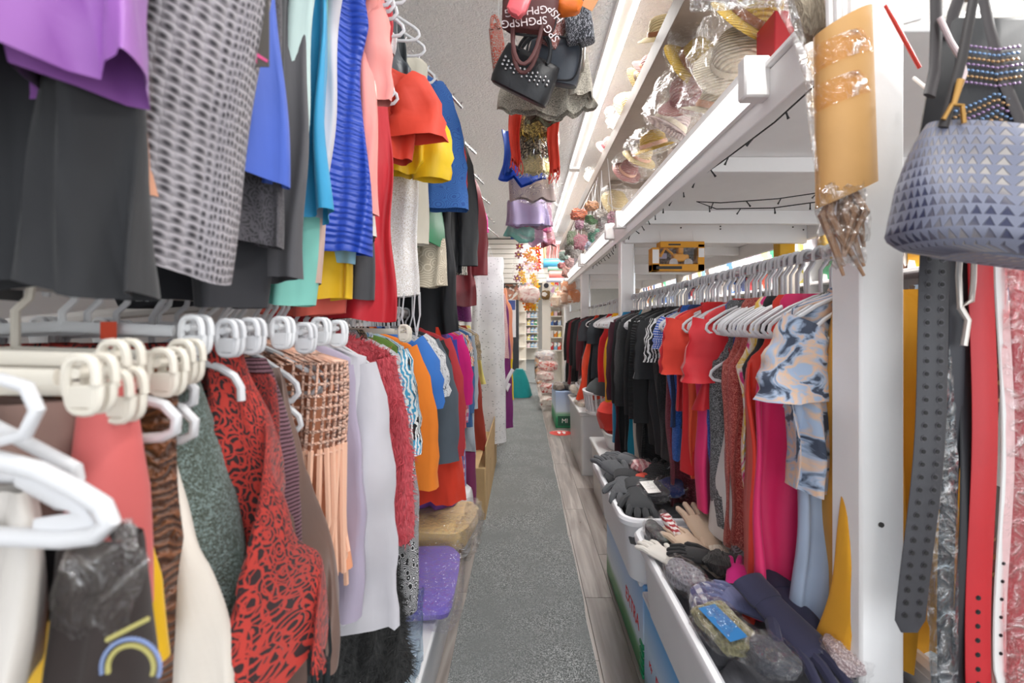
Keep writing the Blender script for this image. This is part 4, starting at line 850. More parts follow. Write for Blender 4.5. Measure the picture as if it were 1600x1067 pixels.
belt(1592, 1590, 30, 390, 1090, .95, solid('#a8434e', .5, 0, .2, 80, .15, name='raspberry_leather'), 'raspberry belt in clear plastic at the right edge of the frame')
tag(hard('plastic_sleeve', lambda b: lump(b, (WX(1592, .93), .935, WZ(740, .93)), .026, .010, .47, rl, 16, 40, .08, jit=.1), film('#ffe9ea', .5), smooth=False), 'long clear plastic sleeve over the raspberry belt', 'sleeve')
tag(hard('buckle', lambda b: (tube(b, [W3(1500, 395, .93), W3(1508, 400, .93), W3(1522, 398, .93), W3(1521, 440, .93), W3(1518, 470, .93), W3(1500, 480, .93), W3(1498, 430, .93), W3(1500, 395, .93)], .005, 8), tube(b, [W3(1500, 480, .93), W3(1512, 500, .93), W3(1506, 540, .93)], .006, 8)), hook_m), 'silver buckle hanging in clear wrap above the studded belt', 'buckle')
# woven handbag
wv = cloth('#23284a', 'tri', '#73778a', '#a39d99', sc=1.05, rough=.6)
def woven():
    g = GM(); nu, nv = 64, 26; a = np.linspace(0, 2 * PI, nu + 1); v = np.linspace(0, 1, nv)
    sq = lambda q, p: np.sign(q) * np.abs(q) ** p
    prof = np.interp(v, [0, .04, .14, .5, .9, 1], [.55, .85, 1.0, 1.0, .9, .86]); th_ = np.interp(v, [0, .1, .3, .8, 1], [.6, .95, 1, .6, .3])
    X_ = .185 * prof[:, None] * sq(np.cos(a), .55)[None]; Y_ = .075 * th_[:, None] * sq(np.sin(a), .7)[None]
    Z_ = np.repeat((v * .205)[:, None], nu + 1, 1) - .018 * (X_ / .185) ** 2 * (1 - v[:, None])
    Y_ = Y_ + .006 * np.sin(20 * X_ + 6 * v[:, None])
    g.grid(np.stack([X_, Y_, Z_], -1), np.stack([np.repeat((a / (2 * PI))[None], nv, 0) * .92, np.repeat((v * .24)[:, None], nu + 1, 1)], -1))
    return g
o = woven().build('handbag', wv); o['local'] = 1
o.location = (.788, .74, 1.60); o.rotation_euler = (0, math.radians(9), math.radians(-6)); tag(o, 'blue grey handbag of woven triangle pattern hanging at the right edge', 'handbag')
hard('base_panel', lambda b: bx(b, -.1, .1, -.04, .04, -.004, .006, .003), wv, o)
hard('handle', lambda b: tube(b, [(-.15, -.02, .19), (-.14, -.02, .30), (-.13, -.01, .46), (-.11, -.01, .6)], .008, 8, flat=.5), solid('#2c2727', .45, name='dark_leather'), o)
hard('zip_tab', lambda b: (tube(b, [(-.155, -.025, .2), (-.15, -.03, .222), (-.135, -.03, .222), (-.128, -.03, .195)], .0035, 8), tube(b, [(-.147, -.03, .222), (-.143, -.03, .262)], [.004, .006], 8, flat=.5)), solid('#b58a4a', .35, .5, name='tan_leather'), o)
# black beaded bag
bb = empty('handbag', (.86, .84, 1.78)); tag(bb, 'black handbag with rows of iridescent beads behind the woven handbag', 'handbag')
hard('bag_body', lambda b: ring_loft(b, [[(WX(1535, .84) + sx_ * w_ * q, .84 + t_ * r, z) for q, r in ((-1, 0), (-.8, -1), (.8, -1), (1, 0), (.8, 1), (-.8, 1))] for sx_ in (1,) for (z, w_, t_) in ((WZ(300, .84), .125, .03), (WZ(290, .84), .13, .035), (WZ(170, .84), .105, .03), (WZ(42, .84), .08, .02), (WZ(36, .84), .075, .015))]), cloth('#1e1f22', P, rough=.6), bb)
bcol = [solid(c, .2, .4, name='iridescent_bead') for c in ('#b79ac0', '#8fb0d8', '#d0a878')]
for k, mm in enumerate(bcol):
    def f(b):
        for r_ in range(k, 21, 3):
            py = 78 + r_ * 9.5; kx = 0
            for px in np.arange(1500 - (py - 90) * .12, 1596, 7.5):
                vv = py - 20 * abs((px - 1557) / 40) ** .8 * (-1 if r_ > 6 else .3)
                if vv > 285 or vv < 62: continue
                c = W3(px, vv, .806); lump(b, c, .0034, .0028, .0019, rl, 6, 4, 0, pw=1, M=Matrix.Rotation(.5, 4, 'Y'))
    hard('bead_row', f, mm, bb, kind='stuff')
dk = solid('#3a3536', .5, name='dark_webbing')
hard('handle', lambda b: tube(b, [W3(1482, 60, .83), W3(1490, 20, .83), W3(1505, -20, .83), W3(1530, -40, .83), W3(1545, 40, .82), W3(1570, 130, .81), W3(1600, 200, .8)], .011, 8, flat=.35), dk, bb)
tag(hard('shoulder_strap', lambda b: tube(b, [W3(1462, -60, .8), W3(1463, 40, .8), W3(1461, 110, .8), W3(1452, 150, .79)], .011, 8, flat=.35), dk), 'dark flat bag strap hanging down to the tan zip tab', 'strap')
tag(hard('hook', lambda b: tube(b, [W3(1468, 28, .79), W3(1485, 65, .785), W3(1502, 92, .78), W3(1507, 115, .78), W3(1500, 135, .78), W3(1488, 145, .78)], .0042, 8), solid('#d9c6c6', .4, name='pale_plastic')), 'pale plastic hook curving in front of the black beaded bag', 'hook')
tag(hard('pen', lambda b: tube(b, [W3(1383, 8, .95), W3(1398, 34, .96), W3(1437, 106, .98)], [.003, .004, .004], 8), red_v), 'thin red stick leaning on the white post', 'stick')
tag(hard('peg_hook', lambda b: tube(b, [W3(1428, 122, .98), W3(1440, 132, .93), W3(1450, 140, .88)], .0035, 8), wht), 'short white peg on the post beside the woven handbag', 'hook')
# kraft paper tube with sticks taped to the post
kraft = solid('#cf9f62', .65, 0, .15, 14, .1, name='kraft_paper')
kt = empty('stick_bundle', (.675, .985, 1.77)); tag(kt, 'bundle of white sticks wrapped in brown kraft paper taped to the white post', 'bundle')
def kf(b):
    rings = []
    for t_ in np.linspace(0, 1, 14):
        pz = 305 - 270 * t_; cxp = 1322 - 6 * t_; r = .061 * (1 - .06 * t_)
        ring = []
        for k in range(22):
            a = 2 * PI * k / 22; x = WX(cxp, .985) + r * math.cos(a); yy = .985 + r * .7 * math.sin(a)
            ring.append((x, yy, WZ(pz, .985) + (.028 * math.cos(a) if t_ in (0, 1) else .02 * math.cos(a))))
        rings.append(ring)
    ring_loft(b, rings, caps=(False, False))
hard('paper_wrap', kf, kraft, kt)
for k, (dx, dy) in enumerate(((-.04, -.02), (-.028, -.035), (-.012, -.03), (.004, -.036), (.018, -.03), (.03, -.02), (-.02, 0), (.01, 0))):
    hard('stick', lambda b: tube(b, [(.690 + dx * .85, .985 + dy * .5, 1.85), (.682 + dx * .95, .985 + dy * .6, 2.32)], .0075, 8), solid('#e6e1de', .5, name='white_stick'), kt)
for z in (1.99, 2.075):
    hard('tape_band', lambda b: lathe(b, [(.0605, -.025), (.0625, 0), (.0605, .025)], (.676, .985, z), 24, M=Matrix.Rotation(-.3, 4, 'Y') @ Matrix.Diagonal((1, .73, 1, 1)), caps=(False, False)), film('#fff3e2', .6), kt)
tag(hard('twig_bundle', lambda b: [tube(b, [(.675 + .02 * math.cos(k), .975 + .015 * math.sin(k * 2), 1.80), (.672 + .035 * math.cos(k * 1.3), .97 + .02 * math.sin(k), 1.73), (.69 + .028 * math.cos(k * 2.1), .97, 1.66 - .02 * (k % 4))], [.006, .009, .003], 6) for k in range(9)], solid('#b08a6c', .7, 0, .3, 40, .3, name='dry_twigs')), 'dry brown reed bundle poking out below the kraft paper', 'twigs')
tag(hard('plastic_wrap', lambda b: lump(b, (.672, .965, 1.71), .045, .03, .085, rl, 26, 18, .14, jit=.12), wrapm, smooth=False), 'clear plastic wrap around the dry reeds under the kraft paper', 'wrap')
def wr(b): tube(b, [W3(1222, -5, 1.0), W3(1245, 50, 1.0), W3(1262, 120, .99), W3(1268, 200, .985), W3(1277, 270, .98), W3(1290, 330, .98)], [.02, .014, .008, .006, .005, .004], 10, flat=.7)
tag(hard('plastic_roll', wr, film('#ffffff', .7)), 'rolled clear plastic film running down beside the kraft paper bundle', 'wrap')
tag(hard('fur_wrap', lambda b: lump(b, W3(1262, 20, 1.05), .03, .03, .06, rl, M=Matrix.Rotation(-.3, 4, 'Y')), cloth('#8d7f6c', 'fur', '#c0b29a')), 'grey brown fur piece beside the sticks at the top edge', 'fur')
# ------------------------------------------------------------------ hats on the shelf
def straw(c, c2, name='straw'):
    key = ('straw', c, c2)
    if key in MC: return MC[key]
    t = NT(name); tc = t.n('ShaderNodeTexCoord').outputs[3]
    wv_ = t.n('ShaderNodeTexWave', {'Vector': tc, 'Scale': 26.0, 'Distortion': 1.5, 'Detail': 2.0}, bands_direction='Z').outputs[1]
    n_ = t.n('ShaderNodeTexNoise', {'Vector': tc, 'Scale': 14.0}).outputs[0]
    t.p(Base_Color=t.mix(t.math('MULTIPLY', wv_, n_), lin(c), lin(c2)), Roughness=.8); t.bump(wv_, .7, .01); MC[key] = t.m; return t.m
def hat(c, rx, ry, m, band, lab, s=1.0, bag=True, brim=.16, seed=0):
    M = Matrix.Rotation(rx, 4, 'X') @ Matrix.Rotation(ry, 4, 'Y'); rn_ = random.Random(seed)
    o = empty('straw_hat', c); tag(o, lab, 'hat')
    prof = [(brim, -.015), (brim * .98, -.012), (.125, 0), (.098, .006), (.094, .03), (.09, .075), (.075, .105), (.045, .118), (.004, .12)]
    hard('hat_body', lambda b: lathe(b, [(r * s, z * s) for r, z in prof], c, 26, M=M, wob=lambda a, z: (.05 * math.sin(2 * a + seed) + .03 * math.sin(5 * a)) if z < .004 else 0, caps=(False, True)), m, o)
    hard('hat_band', lambda b: lathe(b, [(.101 * s, .008 * s), (.102 * s, .02 * s), (.097 * s, .036 * s)], c, 24, M=M, caps=(False, False)), band, o)
    if bag:
        cc_ = Vector(c) + (M.to_3x3() @ Vector((0, 0, .05 * s)))
        hard('plastic_bag', lambda b: (lump(b, cc_, brim * 1.06 * s, brim * 1.06 * s, .1 * s, rn_, 26, 16, .1, M=M, jit=.09)), clear, o, smooth=False)
    return o
S = [straw('#b89a68', '#84642f'), straw('#d3bf92', '#a3844c'), straw('#b07c78', '#78403f'), straw('#c9a848', '#8f6a28'), straw('#cdb9b4', '#8b7a80'), straw('#e6ddc8', '#bda98a')]
B = [solid(c, .7, name='ribbon') for c in ('#8a5a3a', '#d3a58c', '#8c4a50', '#d8cdb8', '#5a4a3a')]
hats = [ # (px, py, y, rx, ry, straw, band, label, scale)
 (1168, 20, 1.42, .9, .4, 3, 0, 'orange straw sun hat in clear plastic, nearest the tape tube on the shelf', 1.0), (1150, 85, 1.62, 1.2, -.3, 5, 3, 'pale hat in shiny plastic lying at the shelf edge above the nearest light', 1.0),
 (1082, 95, 1.95, 1.1, .5, 3, 0, 'yellow straw hat with dark red flowers in plastic under the upper board', 1.05), (1078, 145, 2.15, .7, -.4, 2, 2, 'rose woven hat in plastic behind the yellow flowered one', 1.0),
 (1120, 165, 1.85, .5, .2, 5, 1, 'cream hat in plastic on the deck right of the rose woven hat', 1.0), (1045, 190, 2.35, .4, .5, 4, 3, 'grey lilac woven hat with wide straw brim in plastic', 1.05),
 (1022, 222, 2.65, .3, -.3, 3, 1, 'golden straw hat in plastic left of the grey lilac one', .9), (980, 262, 3.0, 1.0, .3, 2, 1, 'dusty pink crumpled hat at the shelf edge', .8),
 (1000, 240, 2.85, .8, .3, 1, 1, 'beige hat behind the dusty pink crumpled hat', .8), (962, 310, 3.6, 1.3, .2, 1, 3, 'round pale yellow hat with white flower near the second light', .85)]
for k, (px, py, yy, rx, ry, si, bi, lab, sc_) in enumerate(hats):
    yy = .83 * F / (px - VX); hat(Vector(W3(px, py, yy)) + Vector((0, 0, -.03)), rx, ry, S[si], B[bi], lab, sc_ * .95, True, seed=k)
up = [(1035, 25, 1.85, .6, -.2, 1, 0, 'cream hat with brown flowers on top of the upper board, nearest', 1.0), (1010, 75, 2.1, 1.0, .3, 2, 1, 'pink flower trimmed hat on the upper board', .7), (1000, 105, 2.3, 1.2, .6, 0, 4, 'plain brown brimmed hat tilted over the upper board edge', .85),
      (982, 150, 2.5, 1.3, .2, 1, 3, 'cream ribbed straw hat showing its dark inside', .9), (968, 175, 2.75, .8, .2, 5, 3, 'white ribbed hat in plastic on the upper board', .9), (950, 205, 3.05, .9, .3, 2, 2, 'dusty rose hat on the upper board', .9), (927, 262, 4.0, .8, .2, 5, 3, 'small white hat wrapped in plastic farthest along the upper board', .8)]
for k, (px, py, yy, rx, ry, si, bi, lab, sc_) in enumerate(up):
    yy = .77 * F / (px - VX); c_ = Vector(W3(px, py, yy)); c_.z = min(max(c_.z, 3.05), 3.09); hat(c_, rx, ry, S[si], B[bi], lab, sc_ * .8, k in (4, 6), seed=20 + k)
tag(hard('packing_tube', lambda b: tube(b, [(.55, 1.50, 2.545), (1.0, 1.28, 2.43)], .028, 14), film('#f6f8fa', .8)), 'white plastic wrapped tube across the top of the shelf hats', 'tube')
tag(hard('gift_box', lambda b: bx(b, .82, 1.05, 1.5, 1.62, 2.38, 2.52, .004), solid('#b3262c', .5, name='red_card')), 'dark red flat box lying above the nearest shelf light', 'box')
# ------------------------------------------------------------------ tubs and boxes on the right
tub_m = solid('#dfe0e4', .35, 0, 0, 1, .03, name='white_tub_plastic')
def rr_ring(x0, x1, y0, y1, z, r, n=6):
    P_ = []
    for cx, cy, a0 in ((x1 - r, y1 - r, 0), (x0 + r, y1 - r, PI / 2), (x0 + r, y0 + r, PI), (x1 - r, y0 + r, 3 * PI / 2)):
        for k in range(n + 1): a = a0 + PI / 2 * k / n; P_.append((cx + r * math.cos(a), cy + r * math.sin(a), z))
    return P_
def tub(x0, x1, y0, y1, z0, z1, taper, m, name, lab, cat='tub', lip=.028, r=.07):
    o = empty(name, ((x0 + x1) / 2, (y0 + y1) / 2, z0)); tag(o, lab, cat)
    def shell(b):
        i = taper; w_ = .006
        R_ = [rr_ring(x0 + i, x1 - i, y0 + i, y1 - i, z0, r), rr_ring(x0 + lip, x1 - lip, y0 + lip, y1 - lip, z1 - .03, r), rr_ring(x0 + lip + w_, x1 - lip - w_, y0 + lip + w_, y1 - lip - w_, z1 - .03, r), rr_ring(x0 + i + w_, x1 - i - w_, y0 + i + w_, y1 - i - w_, z0 + w_, r)]
        ring_loft(b, R_)
    hard('tub_wall', shell, m, o)
    def rim(b):
        R_ = [rr_ring(x0 + lip, x1 - lip, y0 + lip, y1 - lip, z1 - .035, r), rr_ring(x0 + .002, x1 - .002, y0 + .002, y1 - .002, z1 - .03, r + .01), rr_ring(x0, x1, y0, y1, z1 - .012, r + .01), rr_ring(x0 + .006, x1 - .006, y0 + .006, y1 - .006, z1 - .002, r + .01), rr_ring(x0 + lip * .7, x1 - lip * .7, y0 + lip * .7, y1 - lip * .7, z1, r), rr_ring(x0 + lip + .004, x1 - lip - .004, y0 + lip + .004, y1 - lip - .004, z1 - .012, r), rr_ring(x0 + lip + .004, x1 - lip - .004, y0 + lip + .004, y1 - lip - .004, z1 - .035, r)]
        ring_loft(b, R_, caps=(False, False))
    hard('rim', rim, m, o)
    return o
tub(.425, .98, .72, 1.83, .41, .70, .05, tub_m, 'tub', 'white plastic tub of gloves on a sky blue box, nearest the camera')
tub(.40, .95, 1.87, 2.72, .41, .70, .06, tub_m, 'tub', 'second white plastic tub with dark grey gloves')
# printed storage boxes under the tubs
t = NT('printed_sky_box'); tz = t.n('ShaderNodeSeparateXYZ', {0: t.n('ShaderNodeTexCoord').outputs[3]}).outputs[2]
nz = t.n('ShaderNodeTexNoise', {'Vector': t.n('ShaderNodeTexCoord').outputs[3], 'Scale': 5.0, 'Detail': 4.0}).outputs[0]
t.p(Base_Color=t.ramp(t.math('MULTIPLY_ADD', nz, .06, tz), [(.03, '#1e7a4a'), (.11, '#5a9a62'), (.16, '#cfe0ec'), (.30, '#a6c6ea'), (.40, '#6fa6de')]), Roughness=.35); sky_m = t.m
t = NT('printed_blue_box'); tz = t.n('ShaderNodeSeparateXYZ', {0: t.n('ShaderNodeTexCoord').outputs[3]}).outputs[2]
t.p(Base_Color=t.ramp(tz, [(.0, '#5a6a48'), (.08, '#9fc0d8'), (.2, '#bcd6ee'), (.34, '#4fa0de')]), Roughness=.35); sky2_m = t.m
def pbox(d, m, lab, crate=None, ln=None):
    o = empty('storage_box', ((d[0] + d[1]) / 2, (d[2] + d[3]) / 2, 0)); tag(o, lab, 'box')
    box('carton', d, m, o, c=.008); x = d[0] - .001
    hard('lid_flap', lambda b: bx(b, d[0] - .012, d[1], d[2] + .02, d[3] - .02, d[5] - .012, d[5] + .01, .004), tub_m, o)
    hard('hand_slot', lambda b: bx(b, (d[0] + .05), d[0] + .15, d[2] - .0012, d[2] + .01, d[5] - .06, d[5] - .035, .001), solid('#1b1d20', .8, name='dark_slot'), o)
    if crate:
        for k in range(5): box('crate_rib', (d[0] - .006, d[0] + .1, d[2] - .008, d[2] + .05, .012 + k * .03, .03 + k * .03), crate, o)
    return o
grn = solid('#1c8c5c', .3, name='green_plastic')
redink = solid('#d8343c', .5, name='red_ink')
b2 = pbox((.505, .95, 1.93, 2.78, 0, .395), sky_m, 'sky blue and green printed box under the second white tub', grn)
text('EXTRA', (.504, 2.13, .19), .085, redink, b2, (PI / 2, 0, -PI / 2)); 
b1 = pbox((.50, .96, .75, 1.905, 0, .395), sky2_m, 'bright blue printed box under the nearest white tub')
text('My', (.499, 1.80, .155), .035, redink, b1, (PI / 2, 0, -PI / 2)); text('Di', (.499, 1.70, .15), .07, redink, b1, (PI / 2, 0, -PI / 2))
# ---- gloves and packets
def fill(d, m, lab, name='liner_heap'):
    o = hard(name, lambda b: [lump(b, (d[0] + (d[1] - d[0]) * i, d[2] + (d[3] - d[2]) * j, d[4]), .10, .12, .045, rl, 14, 8, .1) for i in (.2, .5, .8) for j in (.1, .3, .5, .7, .9)], m, kind='stuff'); o['label'] = lab; return tag(o, lab, 'gloves')
fill((.47, .95, .78, 1.78, .60), cloth('#55565c', 'denim', '#77787e'), 'heap of grey gloves filling the bottom of the nearest white tub')
fill((.45, .92, 1.93, 2.65, .60), cloth('#3c3e42', 'denim', '#5a5c60'), 'heap of dark gloves filling the bottom of the second white tub')
def glove(c, rz, rx, m, lab, s=1.0, cuff=None, cat='glove', curl=.1, seed=0):
    M = Matrix.Translation(c) @ Matrix.Rotation(rz, 4, 'Z') @ Matrix.Rotation(rx, 4, 'X'); rn_ = random.Random(seed)
    o = empty('glove', c); tag(o, lab, cat); T_ = lambda x, y_, z: M @ Vector((x * s, y_ * s, z * s))
    def f(b):
        rings = []
        for yy, w_, h_ in ((-.06, .036, .016), (-.03, .038, .017), (0, .042, .018), (.03, .046, .018), (.05, .045, .016), (.058, .038, .012)):
            rings.append([T_(w_ * math.cos(a), yy, h_ * math.sin(a)) for a in np.linspace(0, 2 * PI, 17)[:-1]])
        ring_loft(b, rings)
        for k, (x, L_) in enumerate(((-.034, .058), (-.012, .074), (.011, .07), (.033, .055))):
            a = (k - 1.5) * .11 + rn_.uniform(-.05, .05)
            tube(b, [T_(x, .04, 0), T_(x + a * .03, .04 + L_ * .5, .004), T_(x + a * .06, .04 + L_, -curl * .04), T_(x + a * .065, .047 + L_, -curl * .05)], [.0115 * s, .011 * s, .0095 * s, .004 * s], 8)
        tube(b, [T_(.03, -.02, 0), T_(.055, .01, .004), T_(.068, .04, .002), T_(.07, .05, 0)], [.014 * s, .012 * s, .01 * s, .004 * s], 8)
    hard('hand', f, m, o)
    hard('cuff', lambda b: ring_loft(b, [[T_(w_ * math.cos(a), yy, h_ * math.sin(a)) for a in np.linspace(0, 2 * PI, 17)[:-1]] for yy, w_, h_ in ((-.058, .038, .018), (-.07, .041, .02), (-.10, .04, .019), (-.115, .042, .019))]), cuff or m, o)
    return o
def packet(c, sx, sy, sz, rz, m, lab, inner=None, rx=0, card=None, name='packet', cat='packet', pw=.7):
    M = Matrix.Rotation(rz, 4, 'Z') @ Matrix.Rotation(rx, 4, 'X'); o = empty(name, c); tag(o, lab, cat); rn_ = random.Random(int(c[0] * 1e4))
    if inner: hard('contents', lambda b: lump(b, c, sx * .9, sy * .9, sz * .85, rn_, 24, 10, .14 if pw > .5 else .05, M=M, pw=pw, jit=0 if m else .14), inner, o, smooth=bool(m))
    if m: hard('plastic_bag', lambda b: lump(b, c, sx * 1.05, sy * 1.05, sz * 1.1, rn_, 26, 12, .12 if pw > .5 else .05, M=M, jit=.08 if pw > .5 else .045, pw=pw), m, o, smooth=False)
    if card:
        bm = bmesh.new(); bx(bm, -sx * .8, sx * .1, -sy * .8, sy * .5, sz * .95, sz * .98, .0004)
        bmesh.ops.transform(bm, matrix=Matrix.Translation(c) @ M, verts=bm.verts); obj('insert_card', bm, card, o)
    return o
tan = cloth('#cdb49c', P, rough=.7); nav = cloth('#2a2a44', P, rough=.9); dgr = cloth('#4a4c50', 'denim', '#5c5e62'); mag = cloth('#e01f8a', P); blkf = cloth('#1c1b1b', 'fur', '#4a4846')
glove((.67, 1.70, .73), .15, .5, tan, 'beige suede glove standing up in the nearest tub', 1.15, cuff=cloth('#e4d2bc', 'fur', '#f6ece0'), seed=1)
glove((.60, 1.62, .71), .5, .2, tan, 'second beige suede glove lying with fur cuff', 1.1, cuff=cloth('#e4d2bc', 'fur', '#f6ece0'), seed=2)
glove((.60, 1.53, .725), 1.4, .1, cloth('#1d1d1f', P), 'black glove with furry pompom cuff in the nearest tub', 1.0, cuff=blkf, seed=3)
tag(hard('pompom', lambda b: lump(b, (.625, 1.475, .735), .04, .04, .034, rl, 18, 12, .2, pw=1), blkf), 'round black furry pompom in the nearest tub', 'pompom')
glove((.66, 1.40, .725), -.6, .15, mag, 'magenta pink mitten glove below the pompom', .95, cuff=cloth('#1d1d1f', P), seed=4)
glove((.665, 1.14, .745), 3.5, -.35, nav, 'navy blue knitted glove with spread fingers in the tub corner', 1.25, seed=5)
glove((.72, 1.22, .735), 3.0, -.2, nav, 'second navy blue knitted glove behind the spread one', 1.15, seed=6)
glove((.62, 1.27, .725), .9, .1, cloth('#50557a', 'denim', '#6a6f94'), 'blue grey glove with pale fingertips in the nearest tub', 1.05, seed=7)
glove((.475, 1.56, .715), .6, .1, cloth('#e2ded6', P), 'cream white glove pressed against the tub rim', .85, seed=8)
packet((.50, 1.72, .715), .035, .075, .028, .2, clear, 'clear packet of black gloves in the far corner of the nearest tub', cloth('#2b2a2c', P), .2)
packet((.555, 1.70, .735), .022, .085, .02, .25, clear, 'clear packet with red edge strips leaning in the nearest tub', cloth('#b02430', 'stripe', '#e8e0dc'), .5)
packet((.50, 1.42, .72), .05, .075, .034, .3, clear, 'crinkled clear packet of grey knitted gloves', cloth('#8a8890', 'knit', '#5a5860'), .1)
packet((.53, 1.31, .715), .055, .06, .028, -.2, clear, 'clear packet of white and navy gloves by the rim', cloth('#c8c6cc', 'plaid', '#3a3e68', '#8a8ca8', sc=2), .1)
packet((.51, 1.17, .73), .06, .085, .03, .35, clear, 'clear packet of khaki gloves with a bright blue card', cloth('#8f8a68', 'knit', '#6a6648'), .15, solid('#1f6ea8', .4, name='blue_card'))
packet((.58, 1.07, .725), .055, .055, .03, .1, clear, 'clear packet of dark socks in the near tub corner', cloth('#3a3c44', P), .1)
packet((.78, 1.55, .72), .08, .08, .035, .5, clear, 'clear packet of grey patterned gloves behind the suede gloves', cloth('#4a484c', 'lacefloral', '#8a8890'), .2)
packet((.74, 1.42, .715), .07, .07, .035, -.4, clear, 'clear packet of charcoal gloves behind the pompom', cloth('#333236', 'knit', '#1c1b1e'), .2)
packet((.76, 1.08, .725), .06, .05, .03, .7, clear, 'shiny packet of pink and silver gloves beneath the mustard dress', cloth('#b49a9c', 'glitter', '#f0e0e0'), .2)
glove((.49, 2.42, .73), .5, .25, dgr, 'thick dark grey work glove in the second tub', 1.35, seed=11)
glove((.485, 2.20, .715), 2.9, -.15, dgr, 'dark grey glove hanging fingers down along the second tub rim', 1.35, cuff=cloth('#2b2c2f', P), seed=12)
glove((.52, 2.06, .71), 3.0, -.25, cloth('#3a3c3f', P), 'long black knit glove at the near end of the second tub', 1.3, seed=13)
glove((.57, 2.32, .725), 2.2, .1, cloth('#d8452c', P), 'bright red glove lying between grey gloves in the second tub', .8, cuff=cloth('#d8452c', P), seed=14)
glove((.60, 2.55, .735), 1.2, .2, cloth('#5c5e62', P), 'mid grey fleece glove at the far end of the second tub', 1.3, seed=15)
glove((.68, 2.40, .725), -.5, .2, cloth('#333438', 'knit', '#1a1a1c'), 'charcoal knit glove at the back of the second tub', 1.3, seed=16)
packet((.64, 2.46, .735), .06, .06, .03, .4, clear, 'clear packet of pink gloves in the second tub', cloth('#d88a90', 'plaid', '#e8c0c0', '#c06a70', sc=2), .2)
packet((.60, 2.12, .73), .07, .07, .03, .2, clear, 'clear packet with white paper label in the second tub', cloth('#4a4a50', P), .25, solid('#efece8', .6, name='paper_label'))
packet((.70, 2.18, .725), .07, .07, .03, -.3, clear, 'clear packet of blue gloves in the second tub', cloth('#2a3c80', P), .2)
# ---- further bins
mil = milky('#e9eaec', .62); milw = milky('#f2f2f2', .85)
def bin_(x0, x1, y0, y1, z0, z1, lab, m=mil, stuffm=None, lid=True):
    o = tub(x0, x1, y0, y1, z0, z1, .03, m, 'storage_bin', lab, 'bin', lip=.014, r=.03)
    if stuffm: hard('contents', lambda b: bx(b, x0 + .045, x1 - .045, y0 + .045, y1 - .045, z0 + .02, z1 - .06, .02), stuffm, o)
    if lid: hard('lid', lambda b: bx(b, x0 - .004, x1 + .004, y0 - .004, y1 + .004, z1 - .004, z1 + .018, .008), milw, o)
    return o
bin_(.60, 1.05, 3.55, 4.15, 0, .46, 'frosted storage bin carrying a white bucket and red cloth', stuffm=cloth('#cfc8c6', 'splash', '#b8a8b0', '#9aa0b0', sc=.4))
bin_(.55, 1.0, 4.5, 5.6, 0, .62, 'frosted storage bin full of blue and grey goods on the right floor', stuffm=cloth('#a9a8ac', 'splash', '#6a7aa8', '#d8a890', sc=.3))
bk = tub(.66, .96, 3.62, 4.0, .48, .62, .04, milw, 'bucket', 'white bucket under the red cloth', 'bucket', lip=.012, r=.1)
tag(hard('folded_cloth', lambda b: lump(b, (.79, 3.85, .72), .16, .16, .13, rl, 20, 12, .14), cloth('#dc3a2e', P)), 'bright red cloth heaped on the white bucket', 'cloth')
lb = empty('laundry_basket', (.80, 4.4, .64)); tag(lb, 'white slotted laundry basket with grey cap and socks', 'basket')
def lbf(b):
    for k in range(24):
        a = 2 * PI * k / 24; ca, sa = math.cos(a), math.sin(a); f = lambda q: math.copysign(abs(q) ** .6, q)
        tube(b, [(.82 + .20 * f(ca), 4.42 + .17 * f(sa), .66), (.82 + .23 * f(ca), 4.42 + .2 * f(sa), .84)], .011, 5)
hard('slats', lbf, tub_m, lb)
for z, s_, r_ in ((.66, 1, .02), (.85, 1.15, .016)):
    hard('hoop', lambda b: tube(b, [(.82 + .2 * s_ * math.copysign(abs(math.cos(a)) ** .6, math.cos(a)), 4.42 + .17 * s_ * math.copysign(abs(math.sin(a)) ** .6, math.sin(a)), z) for a in np.linspace(0, 2 * PI, 41)], r_, 6, caps=False), tub_m, lb)
tag(hard('knit_cap', lambda b: lathe(b, [(.15, 0), (.152, .02), (.13, .08), (.08, .14), (.005, .165)], (.74, 4.35, .83), 24, M=Matrix.Rotation(.2, 4, 'Y')), cloth('#4c5254', P)), 'dark grey cap lying on the laundry basket', 'cap')
packet((.86, 4.5, .88), .13, .12, .06, .3, clear, 'packet of black and white socks in the laundry basket', cloth('#2a2a2e', 'splash', '#d8d8da', '#3aa0c0', sc=.6))
tub(.62, 1.08, 5.0, 5.55, .64, .80, .03, tub_m, 'tub', 'small white tub of silver packets on top of the far frosted bin', lip=.015)
packet((.80, 5.2, .82), .17, .15, .09, .2, clear, 'bag of silver white sequin packets in the small white tub', cloth('#b9b9b8', 'glitter', '#ffffff'))
packet((.98, 5.3, .86), .12, .14, .1, .2, clear, 'dark bag behind the silver sequin packets', cloth('#35353a', P))
packet((.66, 5.45, .72), .10, .14, .07, .2, clear, 'clear bag of cream shells left of the small white tub', cloth('#d9cfc0', 'glitter', '#fff6e8'))
packet((.63, 4.85, .66), .08, .14, .05, .2, clear, 'flat clear bag of cream shells on the frosted bin lid', cloth('#d9cfc0', 'glitter', '#fff6e8'))
gb = empty('storage_box', (.62, 6.9, 0)); tag(gb, 'tall green and pale blue carton at the far right floor', 'box')
t = NT('printed_green_box'); tz = t.n('ShaderNodeSeparateXYZ', {0: t.n('ShaderNodeTexCoord').outputs[3]}).outputs[2]
t.p(Base_Color=t.ramp(tz, [(.0, '#1f7a4e'), (.14, '#2f9a66'), (.2, '#8fc0a0'), (.24, '#cfe0ee'), (.5, '#a9c0e4')]), Roughness=.5)
